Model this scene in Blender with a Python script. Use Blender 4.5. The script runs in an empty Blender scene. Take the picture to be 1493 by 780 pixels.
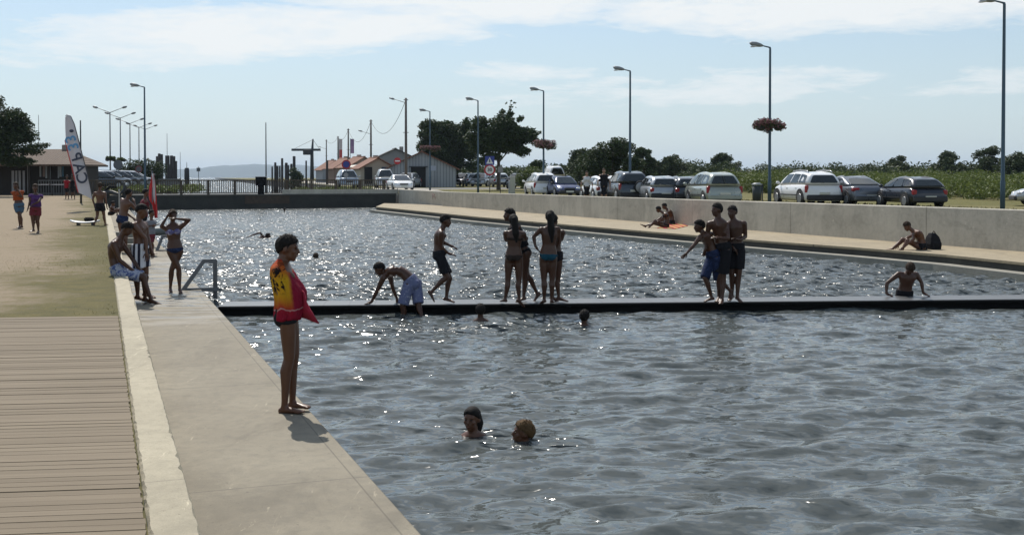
import bpy, math, random
import numpy as np
from mathutils import Vector, Matrix
random.seed(7); RNG = np.random.default_rng(11)
rad = math.radians
SC = bpy.context.scene
COL = SC.collection

# ------------------------------------------------------------------ camera
FPX = 1650.0; PITCH = rad(1.2); CAMZ = 2.25; HORIZ = 258.5
PPY = HORIZ + FPX*math.tan(PITCH)
cam_d = bpy.data.cameras.new('camera'); cam = bpy.data.objects.new('camera', cam_d); COL.objects.link(cam)
cam.location = (0, 0, CAMZ); cam.rotation_euler = (rad(90)-PITCH, 0, 0)
cam_d.sensor_width = 36; cam_d.sensor_fit = 'HORIZONTAL'; cam_d.lens = FPX/1493*36
cam_d.shift_y = (PPY-390)/1493; cam_d.clip_end = 30000; cam_d.clip_start = 0.1
SC.camera = cam

def ray(px, py):
    dx = (px-746.5)/FPX; dy = -(py-PPY)/FPX
    c, s = math.cos(PITCH), math.sin(PITCH)
    return Vector((dx, c+dy*s, -s+dy*c))
def P(px, py, z=0.0):
    d = ray(px, py); k = (z-CAMZ)/d.z
    return Vector((d.x*k, d.y*k, z))
def PD(px, py, Y):
    d = ray(px, py); k = Y/d.y
    return Vector((d.x*k, Y, CAMZ+d.z*k))
QA = rad(20)
ES = Vector((math.cos(QA), math.sin(QA), 0)); ET = Vector((-math.sin(QA), math.cos(QA), 0))
def ST(s, t, z=0.0):
    v = ES*s+ET*t; return Vector((v.x, v.y, z))
def sstep(a, b, x):
    u = min(1, max(0, (x-a)/(b-a))); return u*u*(3-2*u)
def GL(y): return 0.70 + 0.30*sstep(40, 76, y) + 0.25*sstep(78, 95, y)
def GR(y): return 0.90 + 0.35*sstep(62, 130, y)

# ------------------------------------------------------------------ materials
def mat(name):
    m = bpy.data.materials.new(name); m.use_nodes = True
    nt = m.node_tree; nt.nodes.clear()
    return m, nt
class NT:
    """tiny helper around a node tree"""
    def __init__(s, nt): s.nt = nt
    def n(s, t, **kw):
        nd = s.nt.nodes.new(t)
        for k, v in kw.items():
            if k.startswith('i_'):
                key = k[2:]
                nd.inputs[int(key) if key.isdigit() else key.replace('_', ' ')].default_value = v
            else: setattr(nd, k, v)
        return nd
    def l(s, a, b): s.nt.links.new(a, b)
    def mathn(s, op, a, b=None, clamp=False):
        nd = s.nt.nodes.new('ShaderNodeMath'); nd.operation = op; nd.use_clamp = clamp
        for i, v in enumerate((a, b)):
            if v is None: continue
            if isinstance(v, (int, float)): nd.inputs[i].default_value = v
            else: s.l(v, nd.inputs[i])
        return nd.outputs[0]
    def mix(s, f, a, b):
        nd = s.nt.nodes.new('ShaderNodeMix'); nd.data_type = 'RGBA'
        for sock, v in ((nd.inputs[0], f), (nd.inputs[6], a), (nd.inputs[7], b)):
            if isinstance(v, (int, float)): sock.default_value = v
            elif isinstance(v, tuple): sock.default_value = (*v[:3], 1)
            else: s.l(v, sock)
        return nd.outputs[2]
    def noise(s, vec, scale, detail=3, rough=.55, dist=0):
        nd = s.n('ShaderNodeTexNoise'); nd.inputs['Scale'].default_value = scale
        nd.inputs['Detail'].default_value = detail; nd.inputs['Roughness'].default_value = rough
        nd.inputs['Distortion'].default_value = dist
        if vec is not None: s.l(vec, nd.inputs['Vector'])
        return nd
    def ramp(s, f, *stops):
        nd = s.n('ShaderNodeValToRGB'); el = nd.color_ramp.elements
        while len(el) < len(stops): el.new(.5)
        for e, (p, c) in zip(el, stops):
            e.position = p; e.color = (*c, 1) if isinstance(c, tuple) else (c, c, c, 1)
        s.l(f, nd.inputs[0]); return nd.outputs[0]
    def coord(s, scale=(1, 1, 1), rot=(0, 0, 0), which='Object'):
        tc = s.n('ShaderNodeTexCoord'); mp = s.n('ShaderNodeMapping')
        mp.inputs['Scale'].default_value = scale; mp.inputs['Rotation'].default_value = rot
        s.l(tc.outputs[which], mp.inputs['Vector']); return mp.outputs[0]
    def world(s, scale=(1, 1, 1), rot=(0, 0, 0)):
        g = s.n('ShaderNodeNewGeometry'); mp = s.n('ShaderNodeMapping')
        mp.inputs['Scale'].default_value = scale; mp.inputs['Rotation'].default_value = rot
        s.l(g.outputs['Position'], mp.inputs['Vector']); return mp.outputs[0]
    def out(s, color, rough=.7, metal=0, bump=None, bstr=.3, bdist=.01, spec=.5, normal=None, **kw):
        b = s.n('ShaderNodeBsdfPrincipled'); o = s.n('ShaderNodeOutputMaterial')
        for k, v in (('Base Color', color), ('Roughness', rough), ('Metallic', metal), ('Specular IOR Level', spec)):
            if isinstance(v, tuple): b.inputs[k].default_value = (*v[:3], 1)
            elif isinstance(v, (int, float)): b.inputs[k].default_value = v
            else: s.l(v, b.inputs[k])
        for k, v in kw.items(): b.inputs[k.replace('_', ' ')].default_value = v
        if bump is not None:
            bm = s.n('ShaderNodeBump'); bm.inputs['Strength'].default_value = bstr; bm.inputs['Distance'].default_value = bdist
            s.l(bump, bm.inputs['Height']); s.l(bm.outputs[0], b.inputs['Normal'])
        if normal is not None: s.l(normal, b.inputs['Normal'])
        s.l(b.outputs[0], o.inputs[0]); return b
_MC = {}
def simple(name, col, rough=.6, metal=0, var=.12, scale=6, spec=.5, bstr=0, world=False):
    """a slightly mottled plain material"""
    if name in _MC: return _MC[name]
    m, nt = mat(name); N = NT(nt)
    v = N.world() if world else N.coord()
    nz = N.noise(v, scale, 4)
    c = N.mix(nz.outputs[0], tuple(x*(1-var) for x in col), tuple(min(1, x*(1+var)) for x in col))
    N.out(c, rough, metal, spec=spec, bump=nz.outputs[0] if bstr else None, bstr=bstr)
    _MC[name] = m; return m

# ------------------------------------------------------------------ mesh builder
class MB:
    def __init__(s): s.v = []; s.f = []; s.m = []; s.sm = []
    def add(s, vs, fs, mi=0, smooth=False):
        b = len(s.v); s.v += [tuple(v) for v in vs]
        for f in fs: s.f.append(tuple(i+b for i in f)); s.m.append(mi); s.sm.append(smooth)
    def hexa(s, p8, mi=0):
        s.add(p8, [(0, 3, 2, 1), (4, 5, 6, 7), (0, 1, 5, 4), (1, 2, 6, 5), (2, 3, 7, 6), (3, 0, 4, 7)], mi)
    def box(s, c, size, rz=0, mi=0, rot=None):
        hx, hy, hz = (x/2 for x in size)
        R = rot if rot is not None else Matrix.Rotation(rz, 3, 'Z')
        c = Vector(c)
        s.hexa([c+R@Vector(p) for p in ((-hx, -hy, -hz), (hx, -hy, -hz), (hx, hy, -hz), (-hx, hy, -hz), (-hx, -hy, hz), (hx, -hy, hz), (hx, hy, hz), (-hx, hy, hz))], mi)
    def bbox(s, c, size, rz=0, mi=0, b=.02):
        """box with chamfered vertical and top edges (rings)"""
        hx, hy, hz = (x/2 for x in size); R = Matrix.Rotation(rz, 3, 'Z'); c = Vector(c)
        def ring(ax, ay, z):
            k = min(b, ax*.5, ay*.5)
            return [c+R@Vector((x, y, z)) for x, y in ((-ax+k, -ay), (ax-k, -ay), (ax, -ay+k), (ax, ay-k), (ax-k, ay), (-ax+k, ay), (-ax, ay-k), (-ax, -ay+k))]
        s.loft([ring(hx-b, hy-b, -hz), ring(hx, hy, -hz+b), ring(hx, hy, hz-b), ring(hx-b, hy-b, hz)], mi=mi, smooth=False)
    def loft(s, rings, mi=0, smooth=True, cap=True):
        n = len(rings[0]); vs = [v for r in rings for v in r]; fs = []
        for k in range(len(rings)-1):
            for i in range(n):
                j = (i+1) % n; fs.append((k*n+i, k*n+j, (k+1)*n+j, (k+1)*n+i))
        if cap:
            fs.append(tuple(range(n-1, -1, -1))); b = (len(rings)-1)*n; fs.append(tuple(range(b, b+n)))
        s.add(vs, fs, mi, smooth)
    def tube(s, pts, r, seg=8, mi=0, smooth=True, flat=None, round_ends=False):
        pts = [Vector(p) for p in pts]
        rs = list(r) if isinstance(r, (list, tuple)) else [r]*len(pts)
        if round_ends and len(pts) > 1:
            d0 = (pts[0]-pts[1]).normalized(); d1 = (pts[-1]-pts[-2]).normalized()
            pts = [pts[0]+d0*rs[0]*.95, pts[0]+d0*rs[0]*.6]+pts+[pts[-1]+d1*rs[-1]*.6, pts[-1]+d1*rs[-1]*.95]
            rs = [rs[0]*.25, rs[0]*.8]+rs+[rs[-1]*.8, rs[-1]*.25]
        rings = []; up = None
        for i, p in enumerate(pts):
            t = (pts[min(i+1, len(pts)-1)]-pts[max(i-1, 0)])
            t = t.normalized() if t.length > 1e-9 else Vector((0, 0, 1))
            if up is None:
                a = Vector((0, 0, 1)) if abs(t.z) < .9 else Vector((1, 0, 0))
                up = (a-t*a.dot(t)).normalized()
            else:
                up = up-t*up.dot(t); up = up.normalized() if up.length > 1e-6 else Vector((1, 0, 0))
            w = t.cross(up)
            rings.append([p+(up*math.cos(a)+w*math.sin(a))*rs[i] for a in (2*math.pi*k/seg for k in range(seg))])
        s.loft(rings, mi, smooth)
    def ell(s, c, r, R=None, nu=14, nv=9, mi=0):
        c = Vector(c); R = R or Matrix.Identity(3); rings = []
        for k in range(nv+1):
            a = -math.pi/2+math.pi*(k+.02)/(nv+.04)
            rings.append([c+R@Vector((r[0]*math.cos(a)*math.cos(b), r[1]*math.cos(a)*math.sin(b), r[2]*math.sin(a))) for b in (2*math.pi*i/nu for i in range(nu))])
        s.loft(rings, mi)
    def cyl(s, p0, p1, r0, r1=None, seg=12, mi=0, smooth=True):
        s.tube([p0, p1], [r0, r0 if r1 is None else r1], seg, mi, smooth)
    def disc(s, c, n, r, seg=20, mi=0, th=.004):
        n = Vector(n).normalized(); c = Vector(c); s.tube([c, c+n*th], [r, r], seg, mi, smooth=False)
    def mesh(s, name, mats):
        me = bpy.data.meshes.new(name); me.from_pydata(s.v, [], s.f)
        for m in (mats if isinstance(mats, (list, tuple)) else [mats]): me.materials.append(m)
        me.polygons.foreach_set('material_index', s.m); me.polygons.foreach_set('use_smooth', s.sm)
        me.update(); return me
    def build(s, name, mats, parent=None, loc=None):
        o = bpy.data.objects.new(name, s.mesh(name, mats)); COL.objects.link(o)
        if loc is not None: o.location = loc
        if parent: o.parent = parent
        return o
def npmesh(name, V, F, mats, smooth=False, mi=None):
    me = bpy.data.meshes.new(name); k = F.shape[1]
    me.vertices.add(len(V)); me.vertices.foreach_set('co', np.asarray(V, np.float32).ravel())
    me.loops.add(F.size); me.loops.foreach_set('vertex_index', F.astype(np.int32).ravel())
    me.polygons.add(len(F)); me.polygons.foreach_set('loop_start', np.arange(0, F.size, k, dtype=np.int32))
    for m in (mats if isinstance(mats, (list, tuple)) else [mats]): me.materials.append(m)
    if mi is not None: me.polygons.foreach_set('material_index', mi.astype(np.int32))
    me.polygons.foreach_set('use_smooth', np.full(len(F), smooth))
    me.update(calc_edges=True); me.validate(); return me
def link(name, me, parent=None, loc=None):
    o = bpy.data.objects.new(name, me); COL.objects.link(o)
    if loc is not None: o.location = loc
    if parent: o.parent = parent
    return o
def empty(name, loc, rz=0):
    o = bpy.data.objects.new(name, None); COL.objects.link(o); o.location = loc; o.rotation_euler = (0, 0, rz)
    o.empty_display_size = .2; return o
def tag(o, label=None, cat=None, group=None, kind=None):
    if label: o['label'] = label
    if cat: o['category'] = cat
    if group: o['group'] = group
    if kind: o['kind'] = kind
    return o
def kids(o): return [c for c in COL.objects if c.parent == o]
def copy_tree(o, parent=None):
    c = o.copy(); COL.objects.link(c)
    if parent: c.parent = parent
    for ch in list(o.children): copy_tree(ch, c)
    return c

# ------------------------------------------------------------------ world, sun
SUN_AZ = -22.0; SUN_EL = 52.0
def setup_light():
    w = bpy.data.worlds.new('World'); SC.world = w; w.use_nodes = True
    nt = w.node_tree; nt.nodes.clear(); N = NT(nt)
    sky = N.n('ShaderNodeTexSky', sky_type='NISHITA'); sky.sun_disc = False
    sky.sun_elevation = rad(SUN_EL); sky.sun_rotation = rad(SUN_AZ); sky.air_density = 1.0; sky.dust_density = .5; sky.ozone_density = 1.6
    g = N.n('ShaderNodeTexCoord'); d = g.outputs['Generated']
    sep = N.n('ShaderNodeSeparateXYZ'); N.l(d, sep.inputs[0])
    az = N.mathn('MULTIPLY', N.mathn('ARCTAN2', sep.outputs[0], sep.outputs[1]), 57.2958)
    el = N.mathn('MULTIPLY', N.mathn('ARCSINE', sep.outputs[2]), 57.2958)
    cmb = N.n('ShaderNodeCombineXYZ'); N.l(N.mathn('MULTIPLY', az, .22), cmb.inputs[0]); N.l(el, cmb.inputs[1])
    cv = cmb.outputs[0]
    n1 = N.noise(cv, .55, 6, .62, .6); n2 = N.noise(cv, 2.6, 5, .65, .3)
    # clouds: elongated banks (azimuth, elevation, half-sizes in degrees, tilt, weight)
    tot = None
    banks = [(-11.5, 7.3, 14, 1.5, .06, 1.0), (-1.5, 8.6, 13, 1.25, .02, .9), (15, 8.3, 15.5, 1.75, -.02, 1.1), (9, 4.3, 11, .9, .03, .42), (27, 4.9, 9, .8, .08, .2), (-19, 6.1, 7, 1.2, .05, .55), (0, 5.3, 4.5, .5, -.02, .4),
             (-60, 16, 30, 4, 0, .8), (50, 14, 26, 5, 0, .9), (0, 19, 50, 4.5, 0, .9), (10, 33, 60, 6, 0, .7), (120, 20, 50, 9, 0, .8), (-130, 24, 50, 10, 0, .8), (0, 50, 90, 7, 0, .6)]
    for (a0, e0, ra, re, tl, wt) in banks:
        da = N.mathn('SUBTRACT', az, a0)
        u = N.mathn('DIVIDE', da, ra)
        v = N.mathn('DIVIDE', N.mathn('SUBTRACT', N.mathn('SUBTRACT', el, e0), N.mathn('MULTIPLY', da, tl)), re)
        r2 = N.mathn('ADD', N.mathn('MULTIPLY', u, u), N.mathn('MULTIPLY', v, v))
        g1 = N.mathn('MULTIPLY', N.mathn('SUBTRACT', 1.0, r2), wt)
        g1 = N.mathn('MAXIMUM', g1, -1.0)
        tot = g1 if tot is None else N.mathn('MAXIMUM', tot, g1)
    dens = N.mathn('ADD', tot, N.mathn('ADD', N.mathn('MULTIPLY', N.mathn('SUBTRACT', n1.outputs[0], .5), 2.3), N.mathn('MULTIPLY', N.mathn('SUBTRACT', n2.outputs[0], .5), 1.1)))
    cl = N.ramp(dens, (0.05, 0.0), (.34, .5), (.9, 1.0))
    cl = N.mathn('MULTIPLY', cl, .92)
    hz = N.ramp(N.mathn('DIVIDE', el, 10.0, True), (0.0, .74), (.45, .55), (.8, .32), (1.0, .25))
    c1 = N.mix(hz, sky.outputs[0], CLOUD_HZ)
    c2 = N.mix(cl, c1, CLOUD_COL)
    bg = N.n('ShaderNodeBackground'); bg.inputs[1].default_value = SKY_STR; N.l(c2, bg.inputs[0])
    o = N.n('ShaderNodeOutputWorld'); N.l(bg.outputs[0], o.inputs[0])
    ld = bpy.data.lights.new('sun', 'SUN'); ld.energy = SUN_STR; ld.angle = rad(.53); ld.color = (1, .95, .87)
    lo = bpy.data.objects.new('sun', ld); COL.objects.link(lo)
    a, e = rad(SUN_AZ), rad(SUN_EL)
    dirn = Vector((math.sin(a)*math.cos(e), math.cos(a)*math.cos(e), math.sin(e)))
    lo.rotation_euler = dirn.to_track_quat('Z', 'Y').to_euler()
    SC.view_settings.view_transform = 'Standard'; SC.view_settings.look = 'None'; SC.view_settings.exposure = EXPO; SC.view_settings.gamma = 1
    SC.cycles.use_denoising = True; SC.cycles.max_bounces = 6; SC.cycles.transparent_max_bounces = 8
    SC.cycles.caustics_reflective = False; SC.cycles.caustics_refractive = False
    SC.cycles.sample_clamp_indirect = 4
SKY_STR = .112; SUN_STR = 4.4; EXPO = .04
CLOUD_COL = (8.0, 8.2, 8.2); CLOUD_HZ = (4.95, 6.05, 6.75)
# ------------------------------------------------------------------ setting materials
def m_concrete(name, a, b, stain=(.12, .11, .09), bstr=.35, wet=None, joint=None, edge=None, streak=False):
    m, nt = mat(name); N = NT(nt); v = N.world(rot=(0, 0, -QA))
    n1 = N.noise(v, .7, 5, .6); n2 = N.noise(v, 9, 5, .7); n3 = N.noise(v, 120, 3, .6)
    c = N.mix(N.ramp(n1.outputs[0], (.3, 0.), (.7, 1.)), a, b)
    c = N.mix(N.mathn('MULTIPLY', N.ramp(n2.outputs[0], (.45, 0.), (.75, 1.)), .45), c, stain)
    c = N.mix(N.mathn('MULTIPLY', N.ramp(n3.outputs[0], (.35, 1.), (.6, 0.)), .28), c, tuple(x*.55 for x in a))
    n5 = N.noise(N.world(scale=(.9, .35, 1), rot=(0, 0, -QA)), 1.6, 6, .72, .8)
    c = N.mix(N.mathn('MULTIPLY', N.ramp(n5.outputs[0], (.36, 1.), (.5, 0.)), .34), c, tuple(x*.5 for x in a))
    n6 = N.noise(v, 38, 2, .5)
    c = N.mix(N.mathn('MULTIPLY', N.ramp(n6.outputs[0], (.70, 0.), (.74, 1.)), .5), c, tuple(x*.3 for x in a))
    # pale scuffs
    sv = N.world(scale=(2.2, .35, 1), rot=(0, 0, -QA)); n4 = N.noise(sv, 5, 5, .75, 1.2)
    c = N.mix(N.mathn('MULTIPLY', N.ramp(n4.outputs[0], (.63, 0.), (.69, 1.)), .55), c, tuple(min(1, x*1.5) for x in b))
    rough = .85
    if joint:
        sp = N.n('ShaderNodeSeparateXYZ'); N.l(v, sp.inputs[0])
        fr = N.mathn('FRACT', N.mathn('DIVIDE', sp.outputs[joint[0]], joint[1]))
        ln = N.mathn('LESS_THAN', fr, joint[2]/joint[1])
        c = N.mix(N.mathn('MULTIPLY', ln, joint[3]), c, (.05, .045, .04))
    if edge:
        sp = N.n('ShaderNodeSeparateXYZ'); N.l(v, sp.inputs[0])
        ln = N.mathn('LESS_THAN', N.mathn('ABSOLUTE', N.mathn('SUBTRACT', sp.outputs[0], edge)), .006)
        c = N.mix(N.mathn('MULTIPLY', ln, .45), c, (.06, .052, .04))
    if streak:
        n7 = N.noise(N.world(scale=(1, 1, .07), rot=(0, 0, -QA)), 2.6, 5, .7); n8 = N.noise(N.world(scale=(1, 1, .5)), .8, 4, .65)
        c = N.mix(N.mathn('MULTIPLY', N.ramp(n7.outputs[0], (.5, 0.), (.7, 1.)), .22), c, tuple(x*.45 for x in a))
        c = N.mix(N.mathn('MULTIPLY', N.ramp(n8.outputs[0], (.52, 0.), (.6, 1.)), .3), c, tuple(min(1, x*1.3) for x in b))
    if wet:
        sp = N.n('ShaderNodeSeparateXYZ'); N.l(v, sp.inputs[0])
        w1 = N.ramp(N.mathn('DIVIDE', N.mathn('SUBTRACT', sp.outputs[1], wet[0]), wet[1]-wet[0]), (0., 0.), (.12, 1.), (.8, 1.), (1., 0.))
        nw = N.noise(N.world(scale=(.5, 2.2, 1), rot=(0, 0, -QA)), 1.7, 4, .6)
        w = N.mathn('MULTIPLY', w1, N.ramp(nw.outputs[0], (.44, 0.), (.56, 1.)))
        c = N.mix(N.mathn('MULTIPLY', w, .55), c, tuple(x*.42 for x in a))
        rough = N.mathn('SUBTRACT', .85, N.mathn('MULTIPLY', w, .62))
    N.out(c, rough, bump=N.mathn('ADD', n3.outputs[0], N.mathn('MULTIPLY', n2.outputs[0], 2.)), bstr=bstr, bdist=.008)
    return m
M = {}
M['quay'] = m_concrete('quay_concrete', (.20, .172, .125), (.305, .268, .198), wet=(15.5, 30), joint=(1, 3.7, .016, .38), edge=1.575)
M['kerb'] = m_concrete('kerb_concrete', (.37, .325, .235), (.47, .415, .30), stain=(.2, .175, .125), bstr=.5, joint=(1, 3.0, .012, .35))
M['walk'] = m_concrete('walkway_concrete', (.32, .26, .17), (.39, .32, .21), joint=(1, 9.0, .06, .6))
M['wallc'] = m_concrete('basin_wall_concrete', (.45, .415, .345), (.52, .485, .41), stain=(.26, .24, .2), bstr=.25, joint=(1, 6.5, .04, .45), streak=True)
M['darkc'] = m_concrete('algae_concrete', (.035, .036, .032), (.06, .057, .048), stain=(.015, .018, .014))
M['ledge'] = m_concrete('wet_ledge_concrete', (.26, .25, .21), (.34, .32, .27))

def m_ground(name, sand, grass, thr, scale=.35):
    m, nt = mat(name); N = NT(nt); v = N.world(rot=(0, 0, -QA))
    n1 = N.noise(v, scale, 6, .65); n2 = N.noise(v, 3, 5, .7); n3 = N.noise(v, 30, 4, .7)
    sp = N.n('ShaderNodeSeparateXYZ'); N.l(v, sp.inputs[0])
    e = thr(N, sp, n1.outputs[0], n2.outputs[0])
    s1 = N.mix(n2.outputs[0], tuple(x*.8 for x in sand), tuple(x*1.15 for x in sand))
    s1 = N.mix(N.mathn('MULTIPLY', N.ramp(n3.outputs[0], (.3, 1.), (.55, 0.)), .4), s1, tuple(x*.5 for x in sand))
    g1 = N.mix(N.ramp(n2.outputs[0], (.3, 0.), (.7, 1.)), tuple(x*.65 for x in grass), (grass[0]*1.5, grass[1]*1.25, grass[2]*1.1))
    g1 = N.mix(N.mathn('MULTIPLY', N.ramp(n3.outputs[0], (.35, 1.), (.6, 0.)), .5), g1, tuple(x*.45 for x in grass))
    N.out(N.mix(e, s1, g1), .95, spec=.2, bump=N.mathn('ADD', n3.outputs[0], n2.outputs[0]), bstr=.6, bdist=.03)
    return m
def thr_left(N, sp, n1, n2):
    # greener beside the kerb, worn to sand further away
    d = N.mathn('ADD', N.mathn('MULTIPLY', sp.outputs[0], .34), .70)
    d = N.mathn('MAXIMUM', d, N.mathn('MULTIPLY', N.mathn('SUBTRACT', 15.8, sp.outputs[1]), .26))
    f = N.mathn('ADD', d, N.mathn('ADD', N.mathn('MULTIPLY', N.mathn('SUBTRACT', n1, .5), 1.7), N.mathn('MULTIPLY', N.mathn('SUBTRACT', n2, .5), 1.2)))
    return N.ramp(f, (.15, 0.), (.62, .9))
def thr_right(N, sp, n1, n2):
    return N.ramp(N.mathn('ADD', n1, N.mathn('MULTIPLY', n2, .5)), (.42, .25), (.8, 1.))
M['groundL'] = m_ground('sandy_grass_ground', (.285, .226, .155), (.105, .105, .038), thr_left)
M['groundR'] = m_ground('verge_ground', (.30, .25, .15), (.13, .135, .045), thr_right, .12)
M['asphalt'] = simple('asphalt', (.16, .155, .145), .9, var=.25, scale=3, world=True)
M['road'] = simple('pale_road', (.36, .33, .28), .9, var=.15, scale=2, world=True)

def m_wood():
    m, nt = mat('weathered_planks'); N = NT(nt)
    v = N.world(rot=(0, 0, -PLANK_A)); sp = N.n('ShaderNodeSeparateXYZ'); N.l(v, sp.inputs[0])
    idx = N.mathn('FLOOR', N.mathn('DIVIDE', sp.outputs[1], PLANK_W))
    wn = N.n('ShaderNodeTexWhiteNoise', noise_dimensions='1D'); N.l(idx, wn.inputs['W'])
    gv = N.n('ShaderNodeVectorMath', operation='MULTIPLY'); N.l(v, gv.inputs[0]); gv.inputs[1].default_value = (1.3, 38, 1)
    off = N.n('ShaderNodeVectorMath', operation='ADD'); N.l(gv.outputs[0], off.inputs[0])
    cm = N.n('ShaderNodeCombineXYZ'); N.l(N.mathn('MULTIPLY', wn.outputs[0], 60.), cm.inputs[0]); N.l(cm.outputs[0], off.inputs[1])
    gr = N.noise(off.outputs[0], 1.0, 5, .65)
    n2 = N.noise(v, 1.1, 4, .6)
    c = N.mix(wn.outputs[0], (.155, .124, .084), (.212, .172, .12))
    c = N.mix(N.mathn('MULTIPLY', N.ramp(gr.outputs[0], (.34, 1.), (.55, 0.)), .4), c, (.105, .078, .055))
    c = N.mix(N.mathn('MULTIPLY', n2.outputs[0], .45), c, (.27, .215, .155))
    N.out(c, .85, spec=.25, bump=gr.outputs[0], bstr=.5, bdist=.004); return m
PLANK_A = rad(7); PLANK_W = .086
M['wood'] = m_wood()
def m_deck():
    m, nt = mat('pontoon_deck_boards'); N = NT(nt); v = N.coord()
    sp = N.n('ShaderNodeSeparateXYZ'); N.l(v, sp.inputs[0])
    fr = N.mathn('FRACT', N.mathn('DIVIDE', sp.outputs[0], .42)); ln = N.mathn('LESS_THAN', fr, .05)
    n = N.noise(v, 5, 4, .6)
    c = N.mix(n.outputs[0], (.09, .09, .09), (.145, .145, .145)); c = N.mix(N.mathn('MULTIPLY', ln, .7), c, (.06, .06, .06))
    N.out(c, N.mathn('ADD', .2, N.mathn('MULTIPLY', n.outputs[0], .3)), bump=n.outputs[0], bstr=.2); return m
M['deck'] = m_deck()
M['black'] = simple('black_rubber', (.006, .006, .006), .85, spec=.15)
M['galv'] = simple('galvanised_steel', (.15, .155, .165), .45, .5)
M['lampblue'] = simple('blue_grey_paint', (.045, .085, .12), .45, .1)
M['white'] = simple('white_paint', (.75, .75, .74), .45)
M['railw'] = simple('brown_rail_wood', (.075, .055, .035), .75, var=.3)
M['dark'] = simple('dark_paint', (.03, .032, .036), .5)

def m_water(name, amp, sc, fine=1.0, foam=True, murk=(.075, .085, .083)):
    m, nt = mat(name); N = NT(nt); g = N.n('ShaderNodeNewGeometry')
    mp = N.n('ShaderNodeMapping'); mp.inputs['Scale'].default_value = (.55, 1.15, 1); mp.inputs['Rotation'].default_value = (0, 0, rad(14))
    N.l(g.outputs['Position'], mp.inputs['Vector'])
    acc = None
    # the water beyond the pontoon is choppier, and so is the strip the swimmers stir up in front of it
    pz = N.n('ShaderNodeSeparateXYZ'); N.l(g.outputs['Position'], pz.inputs[0])
    far = N.ramp(N.mathn('DIVIDE', pz.outputs[1], 40.0, True), (.44, 0.), (.52, .75), (.9, 1.))
    stir = None
    for cx, cy, rx, ry in ((-.6, 16.9, 2.5, .8), (.22, 9.5, .55, .30), (-.32, 9.85, .35, .25)):
        dx = N.mathn('DIVIDE', N.mathn('SUBTRACT', pz.outputs[0], cx), rx); dy = N.mathn('DIVIDE', N.mathn('SUBTRACT', pz.outputs[1], cy), ry)
        s1 = N.mathn('SUBTRACT', 1.0, N.mathn('ADD', N.mathn('MULTIPLY', dx, dx), N.mathn('MULTIPLY', dy, dy)), True)
        stir = s1 if stir is None else N.mathn('ADD', stir, s1)
    chop = N.mathn('ADD', CHOP0, N.mathn('ADD', N.mathn('MULTIPLY', far, CHOP1), N.mathn('MULTIPLY', stir, CHOP1*2.2)))
    for (s, k, dt) in ((sc, amp, 2), (sc*2.4, amp*fine, 2), (sc*6, amp*.17, 1)):
        nz = N.noise(mp.outputs[0], s, dt, .5)
        sb = N.n('ShaderNodeVectorMath', operation='SUBTRACT'); N.l(nz.outputs['Color'], sb.inputs[0]); sb.inputs[1].default_value = (.5, .5, .5)
        src = sb.outputs[0]
        if s == sc*2.4:
            ln = N.n('ShaderNodeVectorMath', operation='LENGTH'); N.l(src, ln.inputs[0])
            pw = N.mathn('MULTIPLY', N.mathn('POWER', ln.outputs['Value'], 2.0), chop)
            sv = N.n('ShaderNodeVectorMath', operation='SCALE'); N.l(src, sv.inputs[0]); N.l(N.mathn('ADD', pw, .35), sv.inputs['Scale']); src = sv.outputs[0]
        ml = N.n('ShaderNodeVectorMath', operation='MULTIPLY'); N.l(src, ml.inputs[0]); ml.inputs[1].default_value = (k*.7, k, 0)
        if acc is None: acc = ml.outputs[0]
        else:
            ad = N.n('ShaderNodeVectorMath', operation='ADD'); N.l(acc, ad.inputs[0]); N.l(ml.outputs[0], ad.inputs[1]); acc = ad.outputs[0]
    # patches of calmer and rougher water
    pn = N.noise(mp.outputs[0], .16, 2, .5)
    sc2 = N.n('ShaderNodeVectorMath', operation='SCALE'); N.l(acc, sc2.inputs[0]); N.l(N.ramp(pn.outputs[0], (.3, .65), (.7, 1.15)), sc2.inputs['Scale'])
    ad = N.n('ShaderNodeVectorMath', operation='ADD'); N.l(g.outputs['Normal'], ad.inputs[0]); N.l(sc2.outputs[0], ad.inputs[1])
    nm = N.n('ShaderNodeVectorMath', operation='NORMALIZE'); N.l(ad.outputs[0], nm.inputs[0])
    b = N.out(murk, N.mathn('ADD', WATER_R-.13, N.mathn('MULTIPLY', N.mathn('MAXIMUM', far, stir), .13)), spec=.5, normal=nm.outputs[0]); b.inputs['IOR'].default_value = 1.333
    return m
WATER_R = .22; CHOP0 = 26.0; CHOP1 = 215.0
M['water'] = m_water('basin_water', .85, 3.6)
M['sea'] = m_water('sea_water', 1.1, .9)

def flat_poly(name, pts, m, zf=None):
    me = bpy.data.meshes.new(name); me.from_pydata([tuple(p) for p in pts], [], [tuple(range(len(pts)))]); me.materials.append(m); me.update()
    return link(name, me)
def sheet(name, uf, us, vs, m, smooth=True):
    """grid sheet: uf(u,v)->Vector"""
    V = [tuple(uf(u, v)) for v in vs for u in us]; nu = len(us)
    F = np.array([(j*nu+i, j*nu+i+1, (j+1)*nu+i+1, (j+1)*nu+i) for j in range(len(vs)-1) for i in range(nu-1)])
    return link(name, npmesh(name, np.array(V), F, m, smooth))
def prism(mb, pts, z0, z1, mi=0):
    """extrude a plan polygon (counter-clockwise)"""
    n = len(pts); z0f = z0 if callable(z0) else (lambda p: z0); z1f = z1 if callable(z1) else (lambda p: z1)
    vs = [(p[0], p[1], z0f(p)) for p in pts]+[(p[0], p[1], z1f(p)) for p in pts]
    mb.add(vs, [tuple(range(n-1, -1, -1)), tuple(range(n, 2*n))]+[(i, (i+1) % n, n+(i+1) % n, n+i) for i in range(n)], mi)

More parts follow.
